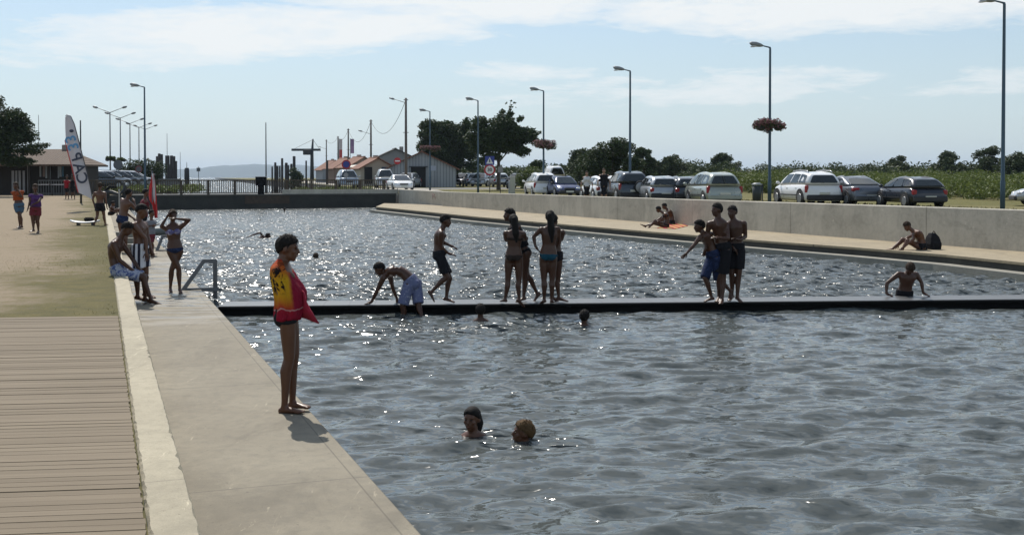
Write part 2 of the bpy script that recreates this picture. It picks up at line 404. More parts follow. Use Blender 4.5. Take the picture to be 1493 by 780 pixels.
# --- key lines
S_EDGE, S_K1, S_K0 = 1.70, .41, .19
BR_A = Vector((-26.5, 77.2, 0)); BR_B = Vector((-9.1, 85.0, 0))
BRD = (BR_B-BR_A).normalized(); BRN = Vector((-BRD.y, BRD.x, 0))   # along / away from camera
def BR(u, d, z): v = BR_A+BRD*u+BRN*d; return Vector((v.x, v.y, z))
BR_L = (BR_B-BR_A).length
WALL_L = P(628, 299, .36); WALL_R = P(1493, 367, .36)
wd = (WALL_R-WALL_L).normalized(); WALL_R2 = WALL_R+wd*32; wn_ = Vector((-wd.y, wd.x, 0))   # wn_ points away from basin (right/back)
if wn_.x < 0: wn_ = -wn_

def build_setting():
    # basin water: graded grid in quay coordinates with summed ripples
    ss = np.arange(1.4, 27, .055)
    ts = [-4.]
    while ts[-1] < 92:
        d = max(4., ts[-1]); ts.append(ts[-1]+min(.30, max(.045, .0042*d)))
    ts = np.array(ts); S, T = np.meshgrid(ss, ts)
    X = S*ES.x+T*ET.x; Y = S*ES.y+T*ET.y
    Z = np.zeros_like(X); rng = np.random.default_rng(5)
    D = np.hypot(X, Y); cell = np.maximum(.055, np.minimum(.30, .0042*np.maximum(T, 4)))
    for i in range(110):
        lam = .26*(8**(rng.random()**1.3)); th = rad(-78)+rng.normal(0, .45)
        k = 2*math.pi/lam; slope = .0135*(.55+.45*min(1, .9/lam)) * (1.5 if lam < .7 else .95 if lam < 1.1 else .42)
        a = slope/k*1.35; ph = rng.random()*6.28
        w = np.clip((lam/cell-2.5)/2.5, 0, 1)
        arg = k*(X*math.cos(th)+Y*math.sin(th))+ph + .5*np.sin(.35*X+.28*Y+i)
        Z += w*a*(np.sin(arg)+.22*np.cos(2*arg))
    u_ = np.clip((Y-18.6)/3.0, 0, 1); Z *= 1.0+.95*u_*u_*(3-2*u_)
    V = np.stack([X, Y, Z], -1).reshape(-1, 3); nu = len(ss); nv = len(ts)
    J, I = np.meshgrid(np.arange(nv-1), np.arange(nu-1), indexing='ij'); q = J*nu+I
    F = np.stack([q, q+1, q+nu+1, q+nu], -1).reshape(-1, 4)
    o = link('water', npmesh('water', V, F, M['water'], True)); tag(o, kind='structure')
    # open sea beyond the bridge
    o = flat_poly('sea', [(-4000, 84, -.02), (300, 84, -.02), (5000, 9300, -.02), (-9000, 9300, -.02)], M['sea']); tag(o, kind='structure')
    # basin floor
    o = flat_poly('basin_floor', [ST(-2, -8, -1.6), ST(40, -8, -1.6), ST(40, 110, -1.6), ST(-2, 110, -1.6)], M['darkc']); tag(o, kind='structure')
    # lower quay
    mb = MB(); L = 76.0; b = .03
    for s0, s1, t0, t1 in ((S_K1+.002, S_EDGE, -6, L),):
        rings = []
        for t in (t0, t1): rings.append([ST(s0, t, -1.2), ST(s1, t, -1.2), ST(s1, t, .25-b), ST(s1-b, t, .25), ST(s0, t, .25)])
        mb.loft(rings, 0, False)
    q = mb.build('quay', M['quay']); tag(q, kind='structure')
    # pale coping along the quay edge is the same slab; kerb wall between promenade and quay
    mb = MB(); rng = random.Random(3); rings = []
    t = -6.0
    while t < 71:
        j = lambda a: rng.uniform(-a, a)
        chip = rng.uniform(.006, .02) if rng.random() < .10 else rng.uniform(.0, .003)
        top = .70+.003*math.sin(t*1.3)
        rings.append([ST(S_K0, t, -.5), ST(S_K1, t, -.5), ST(S_K1+j(.004), t, top-.035-chip), ST(S_K1-.014-chip*1.2+j(.003), t, top), ST(S_K0+.014+j(.006), t, top), ST(S_K0+j(.003), t, top-.02)])
        t += .07 if t < 14 else .5
    mb.loft(rings, 0, False); o = mb.build('kerb_wall', M['kerb']); tag(o, 'low pale concrete kerb wall between the boardwalk and the lower quay', 'kerb wall')
    # promenade ground
    us = list(np.concatenate([np.array([-420, -240, -140]), np.arange(-90, -20, 6), np.arange(-20, S_K0-.001, 2.0), [S_K0-.004]]))
    vs = list(np.concatenate([np.arange(-12, 110, 4.), [130, 160]]))
    def gl(u, v):
        p = ST(u, v); lim = 74.0
        return Vector((p.x, p.y, GL(p.y)))
    g = sheet('ground', gl, us, vs, M['groundL']); tag(g, kind='structure')
    # land left of the channel past the bridge
    def gl2(u, v):
        x = -420+(u)*(LBX(v)+420); return Vector((x, v, GL(v)-.004))
    def LBX(y): return -26.0-(y-77)*.30
    g = sheet('harbour_ground', gl2, list(np.linspace(0, 1, 24)), list(np.linspace(79.5, 330, 22)), M['groundL']); tag(g, kind='structure')
    mb = MB()
    pts = [Vector((LBX(y), y, 0)) for y in np.linspace(79.5, 330, 12)]
    for a, b_ in zip(pts, pts[1:]): mb.add([(a.x, a.y, -1), (b_.x, b_.y, -1), (b_.x, b_.y, 1.25), (a.x, a.y, 1.25)], [(0, 1, 2, 3)])
    o = mb.build('channel_bank', M['darkc']); tag(o, kind='structure')
    # boardwalk of single planks
    mb = MB(); rng = random.Random(9); e = Vector((math.cos(PLANK_A), math.sin(PLANK_A), 0)); nrm = Vector((-e.y, e.x, 0))
    Y1 = P(120, 462, .70); n1 = Y1.dot(nrm)
    nb = -3.0; k = math.floor(nb/PLANK_W)
    while (k+1)*PLANK_W < n1:
        lo, hi = k*PLANK_W+.0028, (k+1)*PLANK_W-.0028*rng.choice((1, 1, 1.4, 1.8))
        zt = .712+rng.uniform(-.002, .002); ends = []
        for nn in (lo, hi):
            # intersect line (nn along nrm) with s = S_K0-0.008
            base = nrm*nn; u = (S_K0-.008+rng.uniform(-.012, 0)-base.dot(ES))/e.dot(ES)
            ends.append((base+e*(-13), base+e*u))
        a0, a1 = ends[0]; b0, b1 = ends[1]
        z0 = zt-.03
        mb.hexa([(a0.x, a0.y, z0), (a1.x, a1.y, z0), (b1.x, b1.y, z0), (b0.x, b0.y, z0), (a0.x, a0.y, zt), (a1.x, a1.y, zt), (b1.x, b1.y, zt), (b0.x, b0.y, zt)])
        k += 1
    o = mb.build('boardwalk', M['wood']); tag(o, kind='structure')
    # pontoon across the basin
    a = P(318, 447, .15); b2 = P(1500, 436.5, .15); d = (b2-a).normalized(); L = (b2-a).length+6; n = Vector((-d.y, d.x, 0)); W = .70
    root = empty('pontoon', a, math.atan2(d.y, d.x)); tag(root, 'long narrow floating pontoon with black sides and grey deck crossing the basin', 'pontoon')
    mb = MB(); mb.box((L/2, W/2, -.125), (L, W-.03, .20)); mb.build('float', M['black'], root)
    mb = MB(); mb.bbox((L/2, W/2, -.012+.004), (L, W, .028), b=.006); mb.build('deck', M['deck'], root)
    mb = MB(); mb.bbox((L/2, -.012, -.03), (L, .03, .05), b=.008); mb.build('edge_strip', M['black'], root)
    # bridge / lock wall at the far end
    mb = MB(); u0, u1 = -1.5, BR_L+.4
    rr = [BR(u0, 0, -1.2), BR(u0, 6, -1.2), BR(u0, 6, 1.0), BR(u0, 0, 1.0)], [BR(u1, 0, -1.2), BR(u1, 6, -1.2), BR(u1, 6, 1.0), BR(u1, 0, 1.0)]
    mb.loft(rr, 0, False)
    root = empty('bridge', BR_A); tag(root, 'dark stained concrete lock bridge closing the far end of the basin', 'bridge')
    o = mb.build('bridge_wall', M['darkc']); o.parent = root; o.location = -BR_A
    mb = MB(); mb.loft([[BR(u0, -.06, .93), BR(u0, -.002, .93), BR(u0, -.002, 1.03), BR(u0, -.06, 1.03)], [BR(u1, -.06, .93), BR(u1, -.002, .93), BR(u1, -.002, 1.03), BR(u1, -.06, 1.03)]], 0, False)
    o = mb.build('coping', simple('dark_coping', (.085, .08, .07), .9, var=.3, scale=3)); o.parent = root; o.location = -BR_A
    mb = MB(); mb.loft([[BR(8.2, -.02, .35), BR(8.2, -.004, .35), BR(8.2, -.004, .92), BR(8.2, -.02, .92)], [BR(11.4, -.02, .35), BR(11.4, -.004, .35), BR(11.4, -.004, .92), BR(11.4, -.02, .92)]], 0, False)
    o = mb.build('stone_panel', simple('brown_stone', (.07, .05, .035), .9, var=.5, scale=4)); o.parent = root; o.location = -BR_A
    # pale parapet on the right half of the bridge
    mb = MB(); w0 = PD(478, 285.5, 84.0)
    p0 = BR(10.9, .02, 0); p1 = BR(BR_L+.6, .02, 0)
    mb.loft([[p0+Vector((0, 0, 1.04)), p0+BRN*.25+Vector((0, 0, 1.04)), p0+BRN*.25+Vector((0, 0, 1.36)), p0+Vector((0, 0, 1.36))], [p1+Vector((0, 0, .9)), p1+BRN*.25+Vector((0, 0, .9)), p1+BRN*.25+Vector((0, 0, 1.34)), p1+Vector((0, 0, 1.34))]], 0, False)
    o = mb.build('parapet', M['wallc']); tag(o, 'low pale parapet on the right half of the lock bridge', 'parapet')
    # right walkway with dark edge and lower ledge
    edge_px = [(1493, 383), (1380, 371.5), (1250, 361), (1120, 351.5), (1000, 342), (850, 329.5), (700, 316.5), (620, 308.5), (548, 301.5)]
    ed = [P(x, y, .36) for x, y in edge_px]; d0 = (ed[0]-ed[1]).normalized(); ed = [ed[0]+d0*26]+ed
    inner = [WALL_R2+wn_*.1]+[WALL_R2+(WALL_L-WALL_R2)*k+wn_*.1 for k in np.linspace(.1, 1, 6)]+[P(600, 297.5, .36), P(560, 296.5, .36)]
    poly = ed+inner[::-1]
    mb = MB(); prism(mb, poly, .30, .36); o = mb.build('walkway', M['walk']); tag(o, kind='structure')
    mb = MB(); off = [p+Vector((-.0, .02, 0)) for p in ed]
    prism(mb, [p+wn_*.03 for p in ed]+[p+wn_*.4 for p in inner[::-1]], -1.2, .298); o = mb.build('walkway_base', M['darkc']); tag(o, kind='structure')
    mb = MB()
    prism(mb, [p-wn_*.42 for p in ed]+[p+wn_*.028 for p in ed[::-1]], -1.2, .15); o = mb.build('basin_ledge', M['ledge']); tag(o, kind='structure')
    # retaining wall on the right
    mb = MB(); zt0, zt1 = 1.30, 1.37; cor = P(644, 300.5, .36)
    def wall_seg(p, q, za, zb, th=.28):
        n = Vector((-(q-p).y, (q-p).x, 0)).normalized(); n = n if n.dot(wn_) > 0 else -n
        r = []
        for c, z in ((p, za), (q, zb)):
            r.append([Vector((c.x, c.y, -.5)), Vector((c.x, c.y, z-.02))+n*0, Vector((c.x, c.y, z))+n*.02, Vector((c.x, c.y, z))+n*(th-.02), Vector((c.x, c.y, z-.02))+n*th, Vector((c.x, c.y, -.5))+n*th])
        mb.loft(r, 0, False)
    wall_seg(cor, WALL_R2, 1.30, 1.50)
    c2 = cor+wn_*.35
    p_end = BR(BR_L+.62, .02, 0)
    wall_seg(p_end, c2-wd*(-.0), 1.34, 1.29)
    o = mb.build('basin_wall', M['wallc']); tag(o, 'long pale concrete retaining wall between the walkway and the car park', 'wall')
    pm = MB(); q0 = p_end; e_ = (c2-p_end).normalized()
    def on_wall(px, py):
        d = ray(px, py); nn = Vector((-e_.y, e_.x, 0)); k = (q0.dot(nn))/(d.x*nn.x+d.y*nn.y); return Vector((d.x*k, d.y*k, CAMZ+d.z*k))-Vector((0, .02, 0))
    for st in (((630.5, 283), (631, 290.5)), ((630.5, 283), (634, 284)), ((634, 284), (632, 287)), ((632, 287), (635, 288)), ((635, 288), (634.5, 291))):
        pm.tube([on_wall(*st[0]), on_wall(*st[1])], .014, 5)
    pm.build('paint_mark', simple('faded_red_paint', (.30, .12, .12), .8), o)
    # right-hand land
    bank = [Vector((-8.5, 86, 0)), Vector((-12, 95, 0)), Vector((-25, 150, 0)), Vector((-48, 240, 0)), Vector((-100, 430, 0)), Vector((-420, 1600, 0))]
    def RBX(y):
        pts = [(-20, WX(-20)), (86, WX(86)), (92, -9.5), (95, -12), (150, -25), (240, -48), (430, -100), (1600, -420)]
        if y <= 86: return WX(y)
        for (y0, x0), (y1, x1) in zip(pts[1:], pts[2:]):
            if y <= y1: return x0+(x1-x0)*(y-y0)/(y1-y0)
        return -420
    def WX(y):
        p = WALL_R+wn_*.2; k = (y-p.y)/wd.y; return p.x+wd.x*k
    ys = list(np.concatenate([np.arange(-8, 140, 4.), np.array([150, 165, 180, 200, 240, 300, 430, 700, 1100, 1600])]))
    def gr(u, y): x0 = RBX(y); return Vector((x0+u*u*(900-x0), y, GR(y)))
    g = sheet('right_ground', gr, list(np.linspace(0, 1, 40)), ys, M['groundR']); tag(g, kind='structure')
    mb = MB()
    for y0, y1 in zip(ys, ys[1:]):
        if y0 < 84: continue
        mb.add([(RBX(y0), y0, -1), (RBX(y1), y1, -1), (RBX(y1), y1, GR(y1)), (RBX(y0), y0, GR(y0))], [(0, 1, 2, 3)])
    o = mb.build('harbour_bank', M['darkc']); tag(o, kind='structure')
    # car park surface and the pale road to the sheds
    def strip(name, line, m, dz=.004):
        V = []
        for (x0, y0, x1, y1) in line:
            for k in np.linspace(0, 1, 6):
                x = x0+(x1-x0)*k; y = y0+(y1-y0)*k; V.append((x, y, GR(y)+dz))
        F = np.array([(j*6+i, j*6+i+1, (j+1)*6+i+1, (j+1)*6+i) for j in range(len(line)-1) for i in range(5)])
        o = link(name, npmesh(name, np.array(V), F, m)); tag(o, kind='structure'); return o
    strip('parking', [(-7, 103, 8, 107), (-10, 110, 4, 114), (-14, 140, 2, 144)], M['asphalt'])
    strip('road', [(-9.5, 93, -5.5, 92), (-12.3, 100, -6.5, 100), (-15, 112, -9.5, 112), (-22, 140, -16, 140), (-34, 190, -27, 190), (-60, 290, -50, 290)], M['road'], .008)
    # far hills across the bay
    rng = np.random.default_rng(2); V = []; n = 160
    xs = np.linspace(-4200, 1500, n)
    for i, x in enumerate(xs):
        px = 746.5+FPX*x/7000
        h = 30+52*math.exp(-((px-345)/95)**2)+22*math.exp(-((px-150)/70)**2)+26*math.exp(-((px-450)/60)**2)+10*math.exp(-((px-560)/90)**2)
        h += 2.5*math.sin(i*.9)+1.5*math.sin(i*2.3+1)
        V += [(x, 6800, -1), (x, 7000, h*.75), (x, 7250, h), (x, 9000, -1)]
    F = np.array([(i*4+j, (i+1)*4+j, (i+1)*4+j+1, i*4+j+1) for i in range(n-1) for j in range(3)])
    o = link('hills', npmesh('hills', np.array(V), F, simple('wooded_hill', (.05, .065, .035), .95, var=.4, scale=.01, world=True), True)); tag(o, kind='structure')

def build_haze():
    mb = MB(); mb.box((-2000, 4720, 58.5), (15000, 9500, 124)); m, nt = mat('haze'); N = NT(nt)
    v = N.n('ShaderNodeVolumePrincipled'); v.inputs['Color'].default_value = (.62, .76, .95, 1); v.inputs['Density'].default_value = HAZE; v.inputs['Anisotropy'].default_value = .3
    o = N.n('ShaderNodeOutputMaterial'); N.l(v.outputs[0], o.inputs['Volume'])
    h = mb.build('haze', m); tag(h, kind='stuff'); return h
HAZE = 1.1e-4
# ------------------------------------------------------------------ people
from mathutils import noise as mnoise
def m_skin(name, c):
    m, nt = mat(name); N = NT(nt); v = N.coord()
    n = N.noise(v, 7, 4, .6); n2 = N.noise(v, 60, 3, .6)
    col = N.mix(n.outputs[0], tuple(x*.82 for x in c), (c[0]*1.16, c[1]*1.1, c[2]*1.08))
    b = N.out(col, N.mathn('ADD', .24, N.mathn('MULTIPLY', n.outputs[0], .34)), bump=n2.outputs[0], bstr=.08, bdist=.003, spec=.45)
    b.inputs['Subsurface Weight'].default_value = .06; b.inputs['Subsurface Radius'].default_value = (.012, .005, .003); b.inputs['Subsurface Scale'].default_value = 1
    return m
SK = {'tan': m_skin('skin_tanned', (.110, .048, .025)), 'dark': m_skin('skin_deep_tan', (.068, .028, .014)), 'fair': m_skin('skin_fair', (.30, .18, .12))}
def m_hair(name, c, spec=.5):
    m, nt = mat(name); N = NT(nt); v = N.coord(scale=(30, 30, 6)); n = N.noise(v, 4, 3, .6)
    N.out(N.mix(n.outputs[0], tuple(x*.6 for x in c), tuple(x*1.5 for x in c)), .75, bump=n.outputs[0], bstr=.7, bdist=.008, spec=.22); return m
HAIR = {'black': m_hair('hair_black', (.009, .007, .006)), 'brown': m_hair('hair_brown', (.035, .021, .012)), 'lightbrown': m_hair('hair_light_brown', (.10, .058, .024), .3), 'blond': m_hair('hair_blond', (.30, .19, .075))}
def m_stripe(name, cols, axis=0, scale=9, wob=0, rough=.8):
    m, nt = mat(name); N = NT(nt); v = N.coord(); sp = N.n('ShaderNodeSeparateXYZ'); N.l(v, sp.inputs[0])
    u = N.mathn('MULTIPLY', sp.outputs[axis], scale)
    if wob: u = N.mathn('ADD', u, N.mathn('MULTIPLY', N.noise(v, 6, 2).outputs[0], wob))
    f = N.mathn('FRACT', u); k = N.mathn('LESS_THAN', f, .5)
    N.out(N.mix(k, cols[0], cols[1]), rough, spec=.2); return m
def m_print(name, base, ink, scale=14, thr=.55, rough=.85):
    m, nt = mat(name); N = NT(nt); v = N.coord(); n = N.noise(v, scale, 3, .6, 1.0)
    N.out(N.mix(N.ramp(n.outputs[0], (thr-.02, 0.), (thr+.02, 1.)), base, ink), rough, spec=.2); return m
def cl(name, c): return simple('cloth_'+name, c, .85, var=.18, scale=25, spec=.2)
CLO = {'black': cl('black', (.012, .012, .015)), 'navy': m_print('cloth_navy_check', (.012, .02, .055), (.025, .04, .10), 22), 'teal': cl('teal', (.008, .055, .085)),
       'brown': cl('dark_brown', (.03, .02, .016)), 'bluewhite': m_print('cloth_blue_white_print', (.36, .38, .46), (.07, .10, .24), 20, .52), 'paleblue': m_print('cloth_pale_blue_print', (.13, .145, .25), (.34, .35, .42), 30, .62),
       'striped': m_stripe('cloth_black_white_bands', ((.62, .62, .66), (.02, .02, .035)), 0, 13), 'orange': cl('orange', (.26, .055, .015)), 'purple': cl('purple', (.075, .03, .125)), 'denim': cl('denim', (.06, .11, .17)),
       'red': cl('red', (.25, .012, .02)), 'white': cl('white', (.62, .62, .62)), 'grey': cl('grey', (.2, .2, .22)), 'violet': m_print('cloth_violet_print', (.10, .09, .22), (.45, .43, .5), 40, .55), 'maroon': cl('maroon', (.14, .025, .035))}
EYE = simple('eye_dark', (.02, .015, .012), .2)

def remesh(mb, name, mats, vox, smooth=2, extra=None):
    me = mb.mesh('tmp', mats); o = bpy.data.objects.new('tmp', me); COL.objects.link(o)
    r = o.modifiers.new('r', 'REMESH'); r.mode = 'VOXEL'; r.voxel_size = vox; r.use_smooth_shade = True
    s = o.modifiers.new('s', 'SMOOTH'); s.factor = .5; s.iterations = smooth
    dg = bpy.context.evaluated_depsgraph_get(); ev = o.evaluated_get(dg)
    out = bpy.data.meshes.new_from_object(ev); out.name = name
    bpy.data.objects.remove(o); bpy.data.meshes.remove(me)
    return out
def addmesh(me, mb):
    """append loose hand/finger pieces to a body mesh so that it stays one mesh"""
    n = len(me.vertices); co = np.empty(n*3, np.float32); me.vertices.foreach_get('co', co)
    V = co.reshape(-1, 3).tolist(); F = [tuple(p.vertices) for p in me.polygons]
    m2 = bpy.data.meshes.new(me.name); m2.from_pydata(V+[tuple(v) for v in mb.v], [], F+[tuple(i+n for i in f) for f in mb.f])
    for m in me.materials: m2.materials.append(m)
    m2.polygons.foreach_set('use_smooth', [True]*len(m2.polygons)); m2.update(); bpy.data.meshes.remove(me); return m2
def frame(fwd, up):
    f = fwd.normalized(); r = f.cross(up).normalized(); u = r.cross(f); return Matrix((r, f, u)).transposed()  # columns: right, forward, up
def azv(deg, pitch=0):
    """facing: 0 = picture right, 90 = away from camera, 180 = left, -90 = towards camera"""
    a, p = rad(deg), rad(pitch); return Vector((math.cos(a)*math.cos(p), math.sin(a)*math.cos(p), math.sin(p)))

def hair_mesh(c, R, hs, style, vox):
    """hair cap: sphere pushed out over the scalp and pulled in under the face"""
    mb = MB(); nu, nv = 48, 34; rings = []; seed = Vector((c.x*7+c.z*3, c.y*5, c.z*9))
    for k in range(nv+1):
        a = -math.pi/2+math.pi*(k+.02)/(nv+.04); ring = []
        for i in range(nu):
            b = 2*math.pi*i/nu; d = Vector((math.cos(a)*math.cos(b), math.cos(a)*math.sin(b), math.sin(a)))
            lim = .58*d.y-.06 if d.y > 0 else 1.0*d.y-.06
            if style == 'long': lim = .62*d.y-.06 if d.y > .0 else -1.0
            h = sstep(lim-.10, lim+.14, d.z)
            tuft = .035*math.sin(9*b+5*d.z)*math.sin(7*d.z+3*b)+.02*math.sin(23*b+11*d.z)
            nz = mnoise.noise(Vector((d.x*4.5, d.y*4.5, d.z*3))+seed)*.055+mnoise.noise(Vector((d.x*13, d.y*13, d.z*7))+seed)*.04
            r = (.84+.26*h)+nz*h*(1 if style == 'short' else 1.7 if style == 'tousled' else .5)
            if style == 'tousled': r += .06*h*max(0, d.z)
            ring.append(c+R@Vector((.076*hs*d.x*r, (.098*d.y*r-.006)*hs, (.094*d.z*r+.022)*hs)))
        rings.append(ring)
    mb.loft(rings)
    # short locks lying over the cap so that its outline is not smooth
    rg = random.Random(int(abs(c.x*991+c.z*577))+3)
    for _ in range(420 if vox < .011 else 200 if vox < .016 else 0):
        d = Vector((rg.gauss(0, 1), rg.gauss(0, 1), rg.gauss(0, 1))).normalized(); lim = .58*d.y-.10 if d.y > 0 else d.y-.10
        if d.z < lim: continue
        r = 1.04; p = Vector((.076*d.x*r, .098*d.y*r-.006, .094*d.z*r+.022))
        fl = Vector((d.x*.6+rg.gauss(0, .35), -.25+d.y*.5+rg.gauss(0, .35), -.75+rg.gauss(0, .25))); fl = (fl-d*fl.dot(d)).normalized()
        if style == 'tousled' or (style == 'short' and d.z > .75): fl = (fl+d*rg.uniform(.2, .8)).normalized()
        ln = rg.uniform(.018, .034); w_ = fl.cross(d)*rg.uniform(.003, .0055)
        q = [p-w_, p+w_, p+fl*ln*.6+w_*.7+d*.006, p+fl*ln+d*.002, p+fl*ln*.6-w_*.7+d*.006]
        mb.add([c+R@(x*hs) for x in q], [(0, 1, 2, 3, 4)], 0, True)
    return mb

def person(label, at, z, J, H, yaw, face, skin='tan', hair=('black', 'short'), wear=(), group=None, vox=.013, head_pitch=0, lean=None, fem=False, yaw_hip=None, hand_scale=1, sits=False, eyes=False, feet=True, D=None, tilt=0):
    """J: joints as picture positions at the person's own distance (px, py, depth offset in metres)"""
    if D is None: base = P(at[0], at[1], z)
    else: base = PD(at[0], at[1], D); base.z = z
    k = base.y/FPX
    def pt(q):
        q = tuple(q)+(0,)*(3-len(q)); return Vector(((q[0]-at[0])*k, q[2], (at[1]-q[1])*k))
    g = {n: pt(q) for n, q in J.items()}
    root = empty('person', base); tag(root, label, 'person', group)
    sh = azv(yaw-90); hp = azv(yaw-90 if yaw_hip is None else yaw_hip-90)   # body's right-hand side
    fw = azv(yaw); fwh = azv(yaw if yaw_hip is None else yaw_hip)
    mb = MB(); w = .95 if fem else 1.0
    neck, pel = g['neck'], g['pelvis']
    mid = g.get('mid', (neck+pel)/2+(-fw*.0)); up = (neck-pel).normalized()
    # spine curve (quadratic through mid)
    def spine(t):
        c = mid*2-(neck+pel)/2; return pel*(1-t)**2+c*2*t*(1-t)+neck*t*t
    def tang(t):
        return (spine(min(1.05, t+.05))-spine(max(-.05, t-.05))).normalized()
    prof = [(-.11, .066, .052), (-.04, .089, .066), (.06, .097 if fem else .089, .068), (.2, .090 if fem else .081, .060), (.38, .073 if fem else .076, .054), (.55, .082 if fem else .087, .061), (.72, .092 if fem else .101, .066), (.85, .098 if fem else .110, .058), (.95, .075, .045), (1.03, .036, .036)]
    def ring(t, a, b, grow=0, n=18):
        p = spine(t); tg = tang(t); mixv = min(1, max(0, t)); u = (hp*(1-mixv)+sh*mixv); u = (u-tg*u.dot(tg)).normalized(); v = tg.cross(u)
        if v.dot(fw) < 0: v = -v
        return [p+u*(a*H+grow)*math.copysign(abs(math.cos(x))**.85, math.cos(x))+v*(b*H+grow)*math.sin(x) for x in (2*math.pi*i/n for i in range(n))]
    mb.loft([ring(*q) for q in prof])
    shw, hiw = (.102 if fem else .114)*H, .052*H
    tn = tang(.86)
    shp = (sh-tn*sh.dot(tn)).normalized()
    SH = {'r': g.get('sh_r', spine(.86)+shp*shw), 'l': g.get('sh_l', spine(.86)-shp*shw)}
    HI = {'r': g.get('hip_r', pel+hp*hiw-up*.02*H), 'l': g.get('hip_l', pel-hp*hiw-up*.02*H)}
    if fem:
        for s in (-1, 1):
            mb.ell(spine(.68)+shp*s*.042*H+fw*.052*H, (.034*H, .034*H, .036*H))
    elif True:
        for s in (-1, 1): mb.ell(spine(.74)+shp*s*.045*H+fw*.036*H, (.04*H, .03*H, .03*H))
    for s in (-1, 1):   # shoulder blades and buttocks
        mb.ell(spine(.74)+shp*s*.05*H-fw*.034*H, (.032*H, .026*H, .045*H))
        mb.ell(pel+hp*s*.042*H-fwh*.03*H-up*.015*H, (.047*H, .047*H, .05*H))
    fingers = MB(); ground_dirs = {}
    for sd in 'rl':
        s_, e, wv = SH[sd], g.get('el_'+sd), g.get('wr_'+sd)
        if e is not None and wv is not None:
            mb.tube([spine(.9)*.55+s_*.45, s_], [.030*H, .034*H], 10, round_ends=True)
            mb.tube([s_, s_.lerp(e, .3), s_.lerp(e, .7), e], [.033*H*w, .031*H*w, .025*H*w, .0215*H*w], 10, round_ends=True)
            mb.tube([e, e.lerp(wv, .25), e.lerp(wv, .65), wv], [.0215*H*w, .0235*H*w, .0185*H*w, .0148*H*w], 10, round_ends=True)
            hd = g['ha_'+sd]-wv if 'ha_'+sd in g else (wv-e)
            hd = hd.normalized(); 
            side = hd.cross(Vector((0, 0, 1)) if abs(hd.z) < .9 else fw).normalized(); nrm = side.cross(hd).normalized()
            if abs(hd.z) > .6: side, nrm = fw*1.0, None; side = (side-hd*side.dot(hd)).normalized(); nrm = side.cross(hd).normalized()
            pc = wv+hd*.028*H
            R = Matrix((side, hd, nrm)).transposed()
            mb.tube([wv, pc], [.0148*H, .020*H], 8)
            mb.ell(pc+hd*.006*H, (.0235*H, .031*H, .0125*H), R)
            fr = .0055*H
            for q, (off, ln) in enumerate(((-.0165, .040), (-.0056, .046), (.0056, .044), (.0165, .034))):
                a = pc+hd*.026*H+side*off*H; b = a+hd*ln*.5*H+side*off*.18*H; c_ = b+(hd*.8-nrm*.6).normalized()*ln*.5*H
                fingers.tube([a-hd*.012*H, a, b, c_], [fr, fr, fr*.93, fr*.72], 6, round_ends=True)
            a = pc-hd*.008*H-side*.02*H; b = a+(hd*.75-side*.65).normalized()*.022*H; c_ = b+(hd*.95-side*.2-nrm*.25).normalized()*.02*H
            fingers.tube([a+side*.01*H, a, b, c_], [fr*1.2, fr*1.15, fr*1.05, fr*.8], 6, round_ends=True)
        h_, kn, an = HI[sd], g.get('kn_'+sd), g.get('an_'+sd)
        if kn is not None:
            th = .050 if fem else .047
            mb.tube([h_, h_.lerp(kn, .35), h_.lerp(kn, .75), kn], [th*H, th*.98*H, .038*H, .0325*H], 12, round_ends=True)
            kd = (h_-kn).normalized()
        if kn is not None and an is not None:
            back = Vector((0, 0, 0))
            to = g.get('to_'+sd); fd = (to-an)+Vector((0, 0, .034*H)) if to is not None else fwh*1.0
            bd = (an-kn).normalized(); bk = -(fd-bd*fd.dot(bd)); bk = bk.normalized() if bk.length > 1e-4 else -fwh
            mb.tube([kn, kn.lerp(an, .28)+bk*.012*H, kn.lerp(an, .6)+bk*.004*H, an.lerp(kn, .12), an], [.031*H, .0345*H, .0255*H, .0195*H, .019*H], 10, round_ends=True)
            if feet and to is not None:
                ft = fd.normalized(); fz = Vector((0, 0, 1)); fz = (fz-ft*fz.dot(ft)); fz = fz.normalized() if fz.length > .2 else bd*-1
                fs = ft.cross(fz).normalized()
                def fring(p, a, b): return [p+fs*a*H*math.cos(x)+fz*b*H*math.sin(x) for x in (2*math.pi*i/10 for i in range(10))]
                an0 = an-fz*.0*H; sole = an-fz*.036*H
                mb.loft([fring(sole-ft*.036*H+fz*.016*H, .008, .008), fring(sole-ft*.03*H+fz*.018*H, .019, .0175), fring(sole+fz*.021*H, .021, .0205), fring(sole+ft*.04*H+fz*.019*H, .023, .0185), fring(sole+ft*.08*H+fz*.0125*H, .027, .0125), fring(sole+ft*.105*H+fz*.009*H, .024, .009), fring(sole+ft*.117*H+fz*.007*H, .014, .006)])
                mb.tube([an, sole+ft*.03*H+fz*.02*H], [.02*H, .017*H], 8)
                for q, (off, r_, ad) in enumerate(((-.017, .0082, .112), (-.005, .0065, .114), (.006, .006, .110), (.0145, .0056, .104), (.0215, .005, .096))):
                    o_ = off if sd == 'l' else -off
                    fingers.tube([sole+ft*(ad-.02)*H+fs*o_*H*-1+fz*.008*H, sole+ft*ad*H+fs*o_*H*-1+fz*.0065*H], [r_*H, r_*.9*H], 6, round_ends=True)
    # head
    hs = g['head'] if 'head' in g else neck+Vector((0, 0, .1*H)); hc = hs; sc = H*(.152 if H < 1.3 else .146 if H < 1.55 else .138)/.225
    fdv = azv(face, head_pitch); upv = Vector((0, 0, 1)) if abs(fdv.z) < .9 else azv(face, 0)*-1
    R = frame(fdv, upv)
    if tilt: R = Matrix.Rotation(rad(tilt), 3, fdv) @ R
    def hp_(x, y, zz): return hc+R@Vector((x*sc, y*sc, zz*sc))
    mb.ell(hp_(0, -.008, .022), (.072*sc, .092*sc, .088*sc), R, 20, 14)
